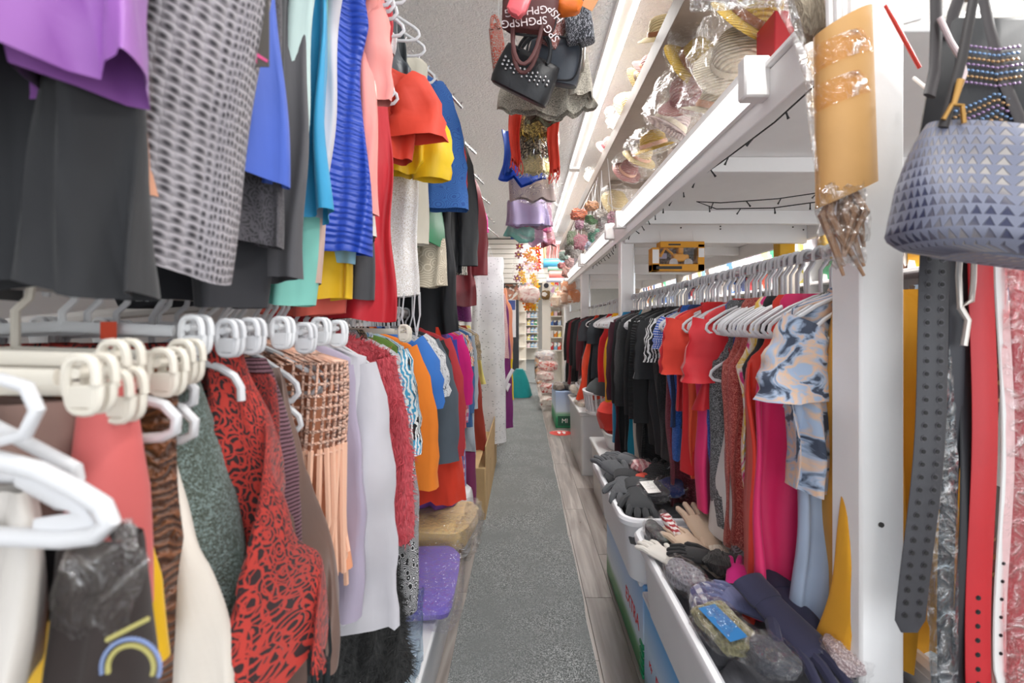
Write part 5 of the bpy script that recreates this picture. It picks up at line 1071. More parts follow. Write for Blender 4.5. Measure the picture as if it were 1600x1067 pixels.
box('carton', (.47, .95, 6.6, 7.5, 0, .52), t.m, gb, c=.006); box('label_panel', (.50, .72, 6.5985, 6.6, .03, .17), solid('#1d5a44', .5, name='dark_green_print'), gb, c=0)
text('MI', (.60, 6.597, .10), .09, wht, gb, (PI / 2, 0, 0)); 
for k, (x, z, c) in enumerate(((.53, .56, '#7a6a5c'), (.68, .57, '#55504c'), (.82, .56, '#8a8078'))): packet((x, 6.85, z), .09, .2, .06, .2 * k, clear, ['brown packet lying on the tall green carton', 'dark packet in the middle on the tall green carton', 'grey packet at the back on the tall green carton'][k], cloth(c, P))
for k, (x, y_, z, c) in enumerate(((.42, 8.0, .16, '#d8c8bc'), (.44, 8.1, .36, '#c23a30'), (.40, 8.3, .55, '#e0b8b0'), (.46, 8.4, .72, '#d84a3c'), (.42, 8.6, .9, '#cfd0d4'))): packet((x, y_, z), .14, .2, .1, .3 * k, clear, ['pale packet at the bottom of the far packet pile', 'red packet second in the far packet pile', 'pink packet midway up the far packet pile', 'bright red packet high in the far packet pile', 'silver packet topmost in the far packet pile'][k], cloth(c, 'splash', '#f0e4dc', '#b03028', sc=.4))
# ------------------------------------------------------------------ left floor: bin, bags, carton
bin_(-.86, -.335, 1.28, 2.62, 0, .33, 'frosted storage bin under the purple bag on the left floor')
packet((-.47, 1.98, .395), .21, .27, .045, .05, clear, 'clear bag holding a folded purple fleece on the left floor bin', cloth('#7a66c4', P, rough=.9), name='fleece_bag', cat='bag', pw=.35)
packet((-.46, 2.48, .425), .22, .23, .07, -.1, clear, 'clear bag holding a beige folded blanket behind the purple one', cloth('#e6c68c', P), name='blanket_bag', cat='bag', pw=.4)
tag(hard('plastic_bag', lambda b: lump(b, (-.285, 2.45, .41), .07, .2, .08, rl, 28, 20, .18, jit=.12), wrapm, smooth=False), 'puffed empty clear plastic around the beige blanket bag', 'bag')
tag(hard('foil_bag', lambda b: lump(b, (-.37, 1.52, .47), .03, .09, .14, rl, 26, 18, .18, jit=.12), film('#dfeaf2', .6), smooth=False), 'silvery clear bag with blue corner hanging beside the black fur vest', 'bag')
tag(hard('plastic_crate', lambda b: lump(b, (-.45, 3.0, .22), .12, .12, .21, rl, 20, 12, .04, pw=.4), milw), 'white plastic pail behind the beige blanket bag', 'pail')
card = solid('#c9a878', .75, 0, .1, 30, .12, name='corrugated_card')
cb = empty('cardboard_box', (-.5, 4.1, 0)); tag(cb, 'open brown cardboard box on the left floor beside the carpet', 'box')
box('carton', (-.75, -.285, 3.5, 5.0, 0, .40), card, cb, c=.006); box('tape_strip', (-.52, -.47, 3.4985, 3.5, .0, .40), solid('#d8bd90', .3, name='packing_tape'), cb, c=0)
hard('box_flap', lambda b: bx(b, -.29, -.282, 3.52, 4.95, .36, .56, .002), card, cb)
pb_ = tag(hard('pail_bag', lambda b: lump(b, (WX(768, 4.9), 4.95, .38), .13, .1, .22, rl, 20, 14, .12), wrapm), 'clear plastic bottom of the garment bag around the white gown', 'bag')
tb = hard('shopping_bag', lambda b: ring_loft(b, [[(-.07 + w_ * math.cos(a), 9.3 + .12 * math.sin(a), z) for a in np.linspace(0, 2 * PI, 15)[:-1]] for z, w_ in ((.01, .22), (.05, .26), (.3, .2), (.52, .12), (.58, .07))]), cloth('#159a9c', P, rough=.4)); tag(tb, 'teal bag bulging into the aisle beyond the purple gown', 'bag')
tag(hard('sash', lambda b: tube(b, [(-.12, 5.52, .95), (-.17, 5.5, .86), (-.21, 5.5, .76), (-.19, 5.5, .70), (-.16, 5.52, .78)], .022, 8, flat=.4), cloth('#e4e0e6', P, rough=.4)), 'white satin sash tied at the purple gown', 'sash')
# ------------------------------------------------------------------ handbags hanging from the ceiling
def handbag(c, sx, sy, sz, M, m, lab, studs=None, handle=None, letters=None, trim=None, soft=.7, hl=.16, pocket=None):
    o = empty('handbag', c); tag(o, lab, 'handbag'); C = Vector(c)
    sp_ = lambda q, p: math.copysign(abs(q) ** p, q)
    def f(b):
        rings = []
        for z, w_, d in ((-.5, .9, .85), (-.47, .97, .97), (-.35, 1, 1), (0, .99, .9), (.35, .93, .6), (.48, .9, .4), (.5, .85, .3)):
            rings.append([C + M @ Vector((sx * w_ * sp_(math.cos(a), .45), sy * d * sp_(math.sin(a), .55), sz * z)) for a in np.linspace(0, 2 * PI, 29)[:-1]])
        ring_loft(b, rings)
    hard('bag_body', f, m, o)
    hm = handle or m
    for q in (-1, 1):
        hard('handle', lambda b: tube(b, [C + M @ Vector((sx * .5 * math.cos(a), q * sy * .6, sz * .42 + hl * math.sin(a) * (1 if sz > 0 else 1))) for a in np.linspace(PI, 0, 12)], .008, 8, flat=.6), hm, o)
    if trim: hard('piping', lambda b: (tube(b, [C + M @ Vector((sx * .96 * sp_(math.cos(a), .45), -sy * .93 , sz * (.44 * sp_(math.sin(a), .6)))) for a in np.linspace(0, 2 * PI, 33)], .005, 6)), trim, o)
    if studs:
        def g(b):
            for k in range(34):
                u = (k % 12) / 11 * 1.5 - .75; v = (.12 - .09 * (k // 12)) - .06 * (k % 2)
                p = C + M @ Vector((sx * u, -sy * 1.0, sz * v)); lump(b, p, .006, .006, .006, rl, 8, 5, 0, pw=1)
        hard('stud', g, studs, o, kind='stuff')
    if pocket: hard('pocket', lambda b: bx(b, -.06, .06, -.005, .005, -.04, .04, .004), pocket, o)
    if letters:
        s_, size, lm, z = letters
        t_ = text(s_, C + M @ Vector((0, -sy * 1.04, sz * z)), size, lm, o, (M.to_4x4() @ Matrix.Rotation(PI / 2, 4, 'X')).to_euler())
    return o
def RM(rx=0, ry=0, rz=0): return (Matrix.Rotation(rz, 3, 'Z') @ Matrix.Rotation(ry, 3, 'Y') @ Matrix.Rotation(rx, 3, 'X'))
dgrey = solid('#3f4650', .4, 0, .08, 50, .1, name='slate_leather'); bkl = solid('#212327', .38, 0, .1, 60, .1, name='black_bag_leather'); slv = solid('#d4d6da', .2, .9, name='silver_stud'); gld = solid('#8c7a52', .3, .7, name='bronze_strap')
letter_m = solid('#d9cfd0', .6, name='printed_letter')
mar = solid('#5b2f2e', .6, 0, .1, 30, .25, name='brown_canvas')
h = handbag(W3(829, 4, 1.75), .108, .05, .22, RM(0, .12, .0) @ RM(PI, 0, 0) @ RM(0, 0, 0), mar, 'upside down brown bag with pale lettering print, top of the handbag cluster', trim=bkl)
for k, (px, py, s_) in enumerate(((819, 34, 'SPGHSPG'), (822, 17, 'GPHGSG'))):
    text(s_, W3(px, py, 1.69), .041, letter_m, h, (PI / 2, PI - .10, 0))
for k in range(2): text(('SPG', 'HSP')[k], W3(862 + 6 * k, 52 - 30 * k, 1.69), .04, letter_m, h, (PI / 2, PI + .9, 0))
handbag(W3(822, 118, 2.0), .135, .06, .17, RM(.35, .42, .1), bkl, 'black handbag with silver studs along its front, tilted under the lettered bag', studs=slv, hl=.1)
handbag(W3(866, 95, 2.08), .125, .06, .19, RM(.3, .22, -.1), dgrey, 'slate grey handbag with long bronze handle in front', handle=gld, hl=.17, trim=bkl)
handbag(W3(888, 75, 2.2), .08, .06, .2, RM(.2, .1, -.3), solid('#6a6660', .35, .2, .1, 40, .15, name='pewter_leather'), 'pewter handbag behind the slate grey one', hl=.1)
handbag(W3(905, 40, 2.0), .06, .05, .15, RM(.2, -.1, -.3), cloth('#30343c', 'script', '#c9cdd8', sc=2), 'navy and white letter print pouch at the right of the cluster', hl=.08)
handbag(W3(862, 55, 2.05), .05, .045, .13, RM(.1, .5, .3), cloth('#9a5f58', 'script', '#e9dcdc', sc=2), 'rust and white letter print pouch beside the lettered bag', hl=.06)
tag(hard('wallet', lambda b: lump(b, W3(812, 4, 1.66), .035, .02, .05, rl, 14, 10, .1, M=Matrix.Rotation(.4, 4, 'Y'), pw=.5), solid('#ee6a72', .3, name='pink_patent')), 'glossy coral pink purse at the top of the frame', 'purse')
tag(hard('pouch', lambda b: lump(b, W3(887, 4, 1.8), .055, .04, .045, rl, 18, 10, .1), solid('#f07a28', .4, 0, .3, 30, .1, name='orange_vinyl')), 'bright orange zip pouch at the top of the frame', 'pouch')
tg = tag(hard('paper_tag', lambda b: bx(b, -.025, .025, -.001, .001, -.05, .05, .0005, rot=Matrix.Rotation(.5, 4, 'Y')), solid('#bd875c', .8, name='brown_card')), 'brown paper tag right of the orange pouch', 'tag'); tg.location = W3(926, 18, 1.8)
handbag(W3(779, 85, 2.15), .035, .05, .24, RM(0, -.12, 0), cloth('#a9a39a', 'lacefloral', '#b04a3a', sc=1.6), 'narrow sequin trimmed bag at the left of the cluster', hl=.06)
# fabrics and costumes hanging in a column below and behind
def HC(y, px, wpx, pyt, pyb, m, lab, name='costume', cat='costume', kind='drape', fold=1.3, **k):
    wpx = wpx * 1.2; pyt -= 8; pyb += 7; hh = wpx * y / F / 2
    return garment('C', y, 0, pyb, kind, m, lab, name, cat, X=WX(px, y), hh=hh, hs=hh if kind != 'drape' else .19, zt=WZ(pyt, y), hang=False, fold=fold * 1.3, th=.022, pxt=817 + (WX(px, y) + hh * (.62 + .3 * ((px * 7 + pyt) % 5) / 4)) * F / y if kind == 'drape' else None, **k)
ROWS['C'] = (0, 1, 3, .1)
HC(2.35, 855, 130, 95, 172, cloth('#8f8b80', 'lacefloral', '#c9c2b4', sc=2), 'grey lace scarf with scalloped edge right below the handbags', 'scarf', 'scarf', wavy=.02)
HC(2.3, 905, 36, 95, 152, cloth('#a9a294', 'lacefloral', '#d9d2c4', sc=2), 'beige lace scarf corner right of the handbags', 'scarf', 'scarf', wavy=.02)
HC(2.55, 848, 50, 160, 182, cloth('#5c4a3e', 'floral', '#8a8a70', '#b03a4a', sc=2), 'dark floral scarf under the grey lace scarf', 'scarf', 'scarf')
redc = cloth('#e23b22', P, rough=.6)
HC(2.7, 805, 13, 155, 243, redc, 'red fringed strip at the left of the gold coin belts', 'sash', 'sash', fringe=(10, .06, redc))
HC(2.7, 865, 13, 155, 258, redc, 'red fringed strip at the right of the gold coin belts', 'sash', 'sash', fringe=(10, .06, redc))
HC(2.75, 834, 44, 170, 208, cloth('#7a6430', 'glitter', '#f0d880', sc=.5), 'gold coin dance belt, topmost of the costume column', 'belt', 'belt', fringe=(16, .03, solid('#c9a850', .25, .8, name='gold_coin')))
HC(2.8, 833, 40, 200, 235, cloth('#38342e', 'glitter', '#d0c8a8', sc=.5), 'black and silver coin dance belt below the gold one', 'belt', 'belt', fringe=(16, .03, slv))
HC(2.85, 832, 36, 230, 262, cloth('#d8cf9a', 'glitter', '#fff2b0', sc=.6), 'pale yellow beaded costume top below the coin belts', fringe=(14, .02, solid('#e8dfa8', .4, name='bead_fringe')))
HC(2.95, 795, 14, 215, 262, cloth('#3a6ad8', P, rough=.4), 'blue ribbon bundle left of the yellow costume top', 'ribbon', 'ribbon', fold=2)
HC(3.0, 818, 62, 250, 274, cloth('#2356d0', P, rough=.4), 'royal blue satin ruffle across the costume column', 'costume', 'costume', fold=2.2, wavy=.02)
HC(3.05, 843, 34, 245, 266, cloth('#f2e27a', 'fur', '#fff6b8'), 'lemon yellow fluffy trim in the costume column', 'trim', 'trim')
HC(3.15, 832, 62, 268, 305, cloth('#c9b8b0', 'paisley', '#9a8a94'), 'greyish pink wrapped costume below the blue ruffle')
HC(3.2, 812, 16, 268, 296, cloth('#55404c', 'paisley', '#8a6a6a'), 'dark plum strip in the costume column', 'costume')
HC(3.3, 834, 44, 292, 304, cloth('#8a5a50', 'glitter', '#d8b8a8'), 'brown beaded band in the costume column', 'belt', 'belt')
HC(3.4, 826, 54, 298, 345, cloth('#c6b6e0', P, rough=.4), 'lilac tulle costume in plastic, middle of the column')
HC(3.45, 815, 46, 320, 346, cloth('#d8c8e8', 'glitter', '#9a70b0'), 'lilac spotted costume below the lilac tulle one')
HC(3.5, 848, 30, 318, 348, cloth('#e0b8d0', 'glitter', '#a05080'), 'pink spotted costume right of the lilac spotted one')
HC(3.55, 812, 38, 336, 343, cloth('#e04a8a', P), 'hot pink sash crossing the costume column', 'sash', 'sash', wavy=.02)
HC(3.58, 846, 26, 340, 348, cloth('#e85a9a', P), 'second hot pink sash to the right in the column', 'sash', 'sash', wavy=.02)
HC(3.6, 812, 42, 344, 368, cloth('#8fd8c8', P, rough=.4), 'mint tulle ruffle low in the costume column', fold=2, wavy=.02)
HC(3.65, 812, 24, 352, 364, cloth('#2a60d0', P, rough=.4), 'small blue satin bow in the mint ruffle', 'bow', 'bow', fold=2)
HC(3.68, 840, 26, 342, 374, cloth('#f0c0dc', P, rough=.4), 'pale pink tulle ruffle beside the mint one', fold=2)
HC(3.75, 856, 22, 356, 378, cloth('#b8848c', 'splash', '#7a2a30', '#e0c8c0'), 'packet with dusky red print at the lower right of the column', 'packet', 'packet')
for k, (yy, px, w_, a, b_) in enumerate(((2.9, 838, 70, 165, 275), (3.25, 838, 80, 262, 318), (3.5, 835, 80, 300, 372))):
    M = Matrix.Identity(4); c = W3(px, (a + b_) / 2, yy - .06)
    tag(hard('plastic_cover', lambda b: lump(b, c, w_ * yy / F / 2, .05, (b_ - a) * yy / F / 2, rl, 26, 20, .08, jit=.08), clear, smooth=False), ['clear plastic cover over the upper costumes of the column', 'clear plastic cover around the middle of the costume column', 'clear plastic cover over the lilac and mint costumes'][k], 'cover')
# flower garlands farther back
fl_y = [solid(c, .6, name='silk_petal') for c in ('#f08a28', '#e8431e', '#f2c21c', '#8a3a4c', '#efc8d4', '#e8a040')]
def flower(c, m, s, lab, rot=0):
    o = empty('silk_flower', c); tag(o, lab, 'flower', 'silk flowers on the hanging garland'); C = Vector(c)
    for k in range(6):
        a = k * PI / 3 + rot
        hard('petal', lambda b: lump(b, C + Vector((math.cos(a) * s * .6, -.01, math.sin(a) * s * .6)), s * .45, s * .14, s * .32, rl, 8, 5, .05, M=Matrix.Rotation(-a, 4, 'Y'), pw=1), m, o)
    hard('flower_heart', lambda b: lump(b, C + Vector((0, -.02, 0)), s * .25, s * .2, s * .25, rl, 8, 5, 0, pw=1), fl_y[2] if m != fl_y[2] else fl_y[0], o)
FL = [(826, 395, 0), (833, 388, 0), (840, 388, 1), (840, 398, 1), (840, 409, 1), (822, 398, 0), (828, 404, 5), (834, 405, 5), (840, 418, 1), (812, 385, 3), (810, 398, 3), (812, 418, 3), (815, 428, 2), (818, 438, 2), (833, 433, 2), (836, 440, 2), (808, 435, 3), (828, 420, 4), (834, 416, 4), (822, 412, 4), (838, 448, 2), (826, 446, 4), (820, 470, 0), (828, 474, 5), (834, 480, 2), (824, 480, 0), (838, 466, 2), (815, 452, 4)]
for k, (px, py, mi) in enumerate(FL): flower(W3(px, py, 6.4 + .03 * (k % 5)), fl_y[mi], .055, 'silk flower on the hanging garland far down the aisle', k)
tag(hard('garland_cord', lambda b: [tube(b, [(WX(px, 6.5), 6.5, CEIL), (WX(px, 6.5), 6.5, WZ(485, 6.5))], .004, 5) for px in (812, 826, 838)], wht), 'white cords carrying the silk flower garlands', 'cord')
tag(hard('hanging_cord', lambda b: [tube(b, [W3(px, py, yy), (WX(px, yy), yy, CEIL)], .002, 4) for px, py, yy in ((840, 95, 2.35), (905, 95, 2.3), (848, 160, 2.55), (805, 155, 2.7), (865, 155, 2.7), (834, 170, 2.75), (818, 250, 3.0), (832, 268, 3.15), (826, 298, 3.4), (812, 344, 3.6), (840, 342, 3.68), (856, 356, 3.75), (779, 60, 2.15), (905, 20, 2.0), (822, 118, 2.05), (866, 95, 2.1), (827, 0, 1.75))], solid('#c9c9c6', .5, name='cord')), 'thin grey cords that hang handbags and costumes from the ceiling', 'cord')
for k, (px, py, w_, h_, c, lab) in enumerate(((826, 460, 34, 26, '#d8b0a8', 'pink packet under the flower garlands'), (822, 420, 40, 60, '#ead6d4', 'clear cover over the flower garlands'))):
    c_ = W3(px, py, 6.3); tag(hard('packet', lambda b: lump(b, c_, w_ * 6.3 / F / 2, .08, h_ * 6.3 / F / 2, rl, 16, 12, .1, jit=.06), clear if k else cloth(c, 'splash', '#f0e4dc', '#b03028', sc=.4)), lab, 'packet')
# ------------------------------------------------------------------ wrapped goods hanging at the end of the shelf edge
HG = [(905, 335, 4.6, .09, .06, '#f0641e', 'bright orange scarf at the shelf edge in front of the ceiling light'), (925, 322, 4.4, .07, .05, '#e89a5a', 'peach orange roll left of the pale yellow hat'), (928, 343, 4.5, .09, .05, '#3f9a4c', 'green and white wrapped packet below the peach roll'),
      (922, 352, 4.7, .06, .08, '#d8dcd4', 'white ribbed packet under the green wrapped one'), (930, 368, 4.8, .08, .08, '#3fb090', 'sea green packet on the shelf edge'), (905, 350, 5.0, .05, .07, '#a05a80', 'mauve packet left of the white ribbed one'), (945, 350, 4.2, .06, .09, '#b8b4b4', 'grey shiny packet left of the second shelf light'),
      (958, 342, 3.9, .05, .07, '#b06a84', 'dusky pink packet above the second shelf light'), (907, 378, 5.4, .09, .1, '#b84a6a', 'raspberry packet hanging by the third light'), (893, 372, 5.6, .06, .1, '#6a8a5a', 'moss green packet left of the raspberry one'), (925, 385, 5.0, .08, .06, '#c8d0ee', 'pale blue crinkled packet above the third light'),
      (900, 395, 5.9, .08, .08, '#b8b0ac', 'silver grey packet below the moss green one'), (888, 388, 6.0, .05, .1, '#4a4a3a', 'dark olive packet far along the shelf edge'), (880, 400, 6.4, .07, .07, '#8ab0a0', 'pale teal packet far along the shelf edge'), (893, 410, 6.6, .1, .08, '#d8a0a0', 'pink striped packet near the far rolls'), (905, 408, 6.2, .08, .1, '#c0b0bc', 'lilac grey packet next to the third light'),
      (888, 425, 7.0, .1, .1, '#e0988a', 'salmon packet above the third light end'), (878, 415, 7.2, .07, .06, '#c04a4a', 'red packet next to the far rolls'), (943, 370, 4.5, .09, .06, '#d8c8d0', 'crinkled pink white packet just above the third light'), (938, 335, 4.2, .06, .05, '#e6dcd4', 'clear crinkled bag beside the round pale yellow hat')]
for px, py, yy, a, b_, c, lab in HG:
    pk_ = packet(W3(px, py, yy), a, .06, b_, .2, None, lab, cloth(c, 'crinkle', '#8a8480'))
    hard('hanging_cord', lambda b: tube(b, [W3(px, py, yy), (.72, yy + .02, 2.905)], .0025, 5), white_pl, pk_)
for k, (px, py) in enumerate(((888, 448), (880, 465), (895, 462), (872, 470))): packet(W3(px, py, 7.6), .14, .1, .13, .3 * k, clear, ['orange flower bag by the third post, upper', 'peach flower bag by the third post, lower left', 'orange flower bag right under the third light', 'pale orange bag nearest the far white stand'][k], cloth(('#e8a074', '#e6b89a', '#e88a4a', '#eccfb4')[k], 'floral', '#f6e2d0', '#d86a30', sc=.5))
# toy vehicle box under the beam
y = 3.40; x0, x1, zb, zt_ = WX(1019, y), WX(1101, y), WZ(423, y), WZ(377, y)
tyb = empty('toy_box', ((x0 + x1) / 2, y + .05, zb)); tag(tyb, 'yellow boxed toy excavator hanging under the shelf beam', 'toy box')
yel = solid('#e8a01c', .5, name='yellow_card'); dkp = solid('#4a3a34', .6, name='brown_insert'); 
hard('carton_frame', lambda b: (bx(b, x0, x1, y, y + .1, zb, zb + .05), bx(b, x0 + .06, x1, y, y + .1, zt_ - .045, zt_), bx(b, x0, x0 + .055, y, y + .1, zb, zt_ - .045), bx(b, x1 - .05, x1, y, y + .1, zb, zt_ - .02)), yel, tyb)
hard('side_window', lambda b: (bx(b, x0 + .002, x0 + .05, y - .002, y, zb + .055, zt_ - .06, .001), bx(b, x1 - .045, x1 - .003, y - .002, y, zb + .1, zt_ - .05, .001)), wht, tyb)
box('insert', (x0 + .05, x1 - .05, y + .085, y + .095, zb + .04, zt_ - .04), dkp, tyb)
toy = hard('toy_vehicle', lambda b: (bx(b, x0 + .16, x0 + .28, y + .01, y + .08, zb + .07, zb + .13, .01), bx(b, x0 + .2, x0 + .26, y + .015, y + .075, zb + .13, zb + .185, .008), tube(b, [(x0 + .17, y + .04, zb + .12), (x0 + .11, y + .04, zb + .175), (x0 + .07, y + .04, zb + .11)], .012, 8)), solid('#f0a828', .4, name='toy_yellow'), tyb)
hard('wheel', lambda b: [tube(b, [(x0 + q, y + .005, zb + .06), (x0 + q, y + .08, zb + .06)], .032, 14) for q in (.16, .27)], solid('#c9c2c0', .5, name='toy_grey'), toy)
hard('toy_cab', lambda b: bx(b, x0 + .235, x0 + .315, y + .01, y + .07, zb + .115, zb + .18, .006), solid('#3a4048', .3, name='toy_glass'), toy)
hard('screen_print', lambda b: bx(b, x0 + .07, x0 + .13, y + .07, y + .084, zb + .1, zb + .14, .001), solid('#b9b4d0', .5, name='print'), tyb)
hard('print_band', lambda b: (bx(b, x0 + .03, x0 + .22, y - .001, y, zb + .012, zb + .034, 0), bx(b, x0 + .12, x0 + .21, y - .001, y, zt_ - .03, zt_ - .018, 0)), solid('#3f3a36', .6, name='dark_print'), tyb)
hard('window_film', lambda b: bx(b, x0 + .055, x1 - .05, y + .001, y + .002, zb + .05, zt_ - .045, 0), clear, tyb)
hard('hanging_string', lambda b: [tube(b, [(q, y + .05, zt_), (q, y + .09, 2.20)], .002, 4) for q in (x0 + .08, x1 - .06)], wht, tyb)
tag(hard('paper_bag', lambda b: ring_loft(b, [rr_ring(1.98, 2.10, 3.55, 3.65, z, .01, 2) for z in (1.98, 2.1, 2.2)]), solid('#e0ad1e', .5, name='yellow_paper')), 'yellow paper bag hanging beside the bare timber rear post', 'bag')
tag(hard('paper_hat', lambda b: lump(b, (2.28, 3.4, 2.08), .09, .06, .1, rl, 16, 12, .1), solid('#f2c022', .5, name='yellow_felt')), 'bright yellow packet right of the rear post under the shelf', 'packet')
# ------------------------------------------------------------------ shelving of the next aisle seen under the deck
shw = solid('#f1eff0', .5, name='white_shelf')
ws = empty('shelving_unit', (3.3, 7, 0)); tag(ws, 'long white wall shelving of the next aisle seen beneath the deck', 'shelf')
for z in (1.2, 1.55, 1.9, 2.25, 2.6): box('shelf_board', (3.0, 3.5, 2.6, 14.5, z, z + .03), shw, ws)
box('shelf_back', (3.5, 3.53, 2.6, 14.5, .3, 2.9), shw, ws)
for yy in (2.6, 4.9, 7.2, 9.6, 12, 14.4): box('shelf_upright', (3.0, 3.5, yy, yy + .03, .3, 2.9), shw, ws)
rt = random.Random(21)
PC = ['#e2553c', '#f0b030', '#4a7ac0', '#e8e0dc', '#c8303a', '#3a9a6a', '#f0d0d8', '#2a3a6a', '#e88a2a', '#88b8d8', '#d8a8c8', '#6a4a3a', '#b8d0e8', '#f0e080']
names = {'#e2553c': 'orange red', '#f0b030': 'amber', '#4a7ac0': 'mid blue', '#e8e0dc': 'white', '#c8303a': 'red', '#3a9a6a': 'green', '#f0d0d8': 'pale pink', '#2a3a6a': 'navy', '#e88a2a': 'orange', '#88b8d8': 'light blue', '#d8a8c8': 'mauve', '#6a4a3a': 'brown', '#b8d0e8': 'ice blue', '#f0e080': 'pale yellow'}
bmeshes = {}
def goods(x, y_, z, sx, sy, sz, c, lab, grp):
    key = (round(sx, 2), round(sy, 2), round(sz, 2), c)
    if key not in bmeshes:
        bm = bmesh.new(); bx(bm, -sx / 2, sx / 2, -sy / 2, sy / 2, 0, sz, .004); me = bpy.data.meshes.new('packaged_toy'); bm.to_mesh(me); bm.free(); finish(me, [cloth(c, 'splash', c, '#f4efe8', sc=.5, rough=.4) if False else print_m(c)]); bmeshes[key] = me
    o = bpy.data.objects.new('packaged_toy', bmeshes[key]); COL.objects.link(o); o.location = (x, y_, z); tag(o, lab, 'packaged goods', grp); return o
def print_m(c):
    key = ('print', c)
    if key in MC: return MC[key]
    t = NT('printed_packaging'); tc = t.n('ShaderNodeTexCoord').outputs[3]
    v = t.n('ShaderNodeTexVoronoi', {'Vector': tc, 'Scale': 14.0}); f = t.n('ShaderNodeSeparateColor', {0: v.outputs[1]}).outputs
    t.p(Base_Color=t.mix(t.ramp(f[0], [(.5, 0.0), (.55, 1.0)]), lin(c), t.mix(t.ramp(f[1], [(.5, 0.0), (.55, 1.0)]), lin('#f2ece4'), lin('#6a5a50'))), Roughness=.35); MC[key] = t.m; return t.m
for z, hgt in ((1.58, .22), (1.93, .24), (2.28, .22), (2.63, .2)):
    yy = 2.75
    while yy < 13.5:
        c = rt.choice(PC); sy = rt.choice((.12, .18, .25)); q = yy + sy / 2
        if not any(abs(q - u) < sy / 2 + .03 for u in (4.9, 7.2, 9.6, 12)):
            zone = 'near' if yy < 6 else 'middle' if yy < 9.5 else 'far'
            lv = {1.58: 'lowest visible', 1.93: 'second', 2.28: 'third', 2.63: 'top'}[z]
            goods(3.16, q, z, .2, sy, rt.choice((hgt, hgt * .8)), c, '%s packaged toy on the %s white shelf of the next aisle, %s part' % (names[c], lv, zone), '%s toys, %s shelf, %s part of the next aisle' % (names[c], lv, zone))
        yy += sy + .02 + (.1 if rt.random() < .1 else 0)
# ------------------------------------------------------------------ far end of the aisle
cab = empty('cabinet', (-.5, 11.2, 0)); tag(cab, 'tall black cabinet with notices at the far left of the aisle', 'cabinet')
blkp = solid('#33363b', .45, name='black_laminate')
box('carcass', (-1.0, -.10, 10.9, 11.7, 0, 2.5), blkp, cab, c=.01); box('door', (-.98, -.53, 10.88, 10.9, .08, 2.44), blkp, cab); box('door', (-.52, -.12, 10.88, 10.9, .08, 2.44), blkp, cab)
ppr = solid('#e4dfe2', .6, name='paper')
n1_ = tag(hard('poster', lambda b: bx(b, WX(789, 10.8), WX(809, 10.8), 10.865, 10.87, WZ(468, 10.8), WZ(441, 10.8), 0), print_m('#c88a70')), 'colourful picture poster on the black cabinet, upper', 'poster')
n2_ = tag(hard('notice', lambda b: bx(b, WX(791, 10.8), WX(806, 10.8), 10.865, 10.87, WZ(527, 10.8), WZ(468, 10.8), 0), ppr), 'tall pale notice sheet on the black cabinet below the poster', 'notice')
box('notice_header', (WX(792, 10.8), WX(805, 10.8), 10.863, 10.865, WZ(484, 10.8), WZ(469, 10.8)), solid('#4a5a9c', .6, name='blue_print'), n2_, c=0)
cardb = solid('#b99560', .8, 0, .1, 20, .1, name='brown_card')
k = 0
for px0, px1 in ((763, 779), (780, 796)):
    for py0, py1 in ((397, 410), (410, 423), (423, 437)):
        x0, x1 = WX(px0, 11), WX(px1, 11) - .01; o = box('cardboard_box', (x0, x1, 11.0, 11.5, WZ(py1, 11) + .0, WZ(py0, 11) - .006), cardb, c=.006)
        tag(o, 'brown cardboard box in the %s stack on the black cabinet, %s' % (('left', 'right')[k // 3], ('top', 'middle', 'bottom')[k % 3]), 'box'); k += 1
tag(box('cardboard_box', (WX(768, 11), WX(776, 11), 11.0, 11.3, WZ(396.5, 11), WZ(385, 11)), cardb), 'small narrow cardboard box topmost on the left stack', 'box')
tag(hard('plastic_bag', lambda b: lump(b, W3(787, 388, 11.2), .13, .1, .13, rl, 16, 10, .15), solid('#e9e9e6', .5, name='white_bag')), 'white plastic bag on top of the right cardboard stack', 'bag')
tag(hard('orange_bag', lambda b: lump(b, W3(760, 376, 11.2), .14, .1, .08, rl, 16, 10, .15), print_m('#e88a2a')), 'orange bag lying high left before the slatted panel', 'bag')
tag(hard('packet', lambda b: lump(b, W3(801, 402, 11.1), .07, .06, .12, rl, 14, 10, .1), print_m('#e2553c')), 'red and white packet right of the cardboard stacks', 'packet')
tag(hard('packet', lambda b: lump(b, W3(801, 425, 11.1), .07, .06, .14, rl, 14, 10, .1), print_m('#6a4a3a')), 'dark red packet below the red and white one, by the cabinet top', 'packet')
tag(hard('plastic_bag', lambda b: lump(b, W3(774, 430, 5.0), .055, .05, .14, rl, 16, 12, .12), wrapm), 'crumpled clear plastic above the dotted dresses', 'bag')
hard('hanging_loop', lambda b: tube(b, [W3(774, 415, 5.0), (-.42, 5.0, 2.5), (-.56, 5.0, 2.76)], .003, 5), white_pl, [o for o in bpy.data.objects if o.get('label', '').startswith('crumpled clear')][0])
for k, (px, py, c, lab) in enumerate(((858, 388, '#c8303a', 'small red net bag hanging on the slatted panel'), (870, 388, '#f0807a', 'coral net bags hanging on the slatted panel'), (850, 395, '#e8c060', 'yellow packet hanging on the slatted panel'))):
    HC(10.52, px, 11 if k == 1 else 6, py - 12, py + (18 if k == 1 else 10), cloth(c, 'vstripe', '#f4e0dc'), lab, 'net_bag', 'bag')
rolls = [((849, 884), 411, .085, '#5ab4e0', 'light blue plastic roll on the far rack'), ((856, 880), 420, .06, '#8ab8a0', 'pale green roll under the blue one'), ((858, 892), 429, .08, '#f08a80', 'salmon pink plastic roll on the far rack'), ((854, 890), 437, .05, '#d8dcf0', 'pale lilac roll below the salmon pink one')]
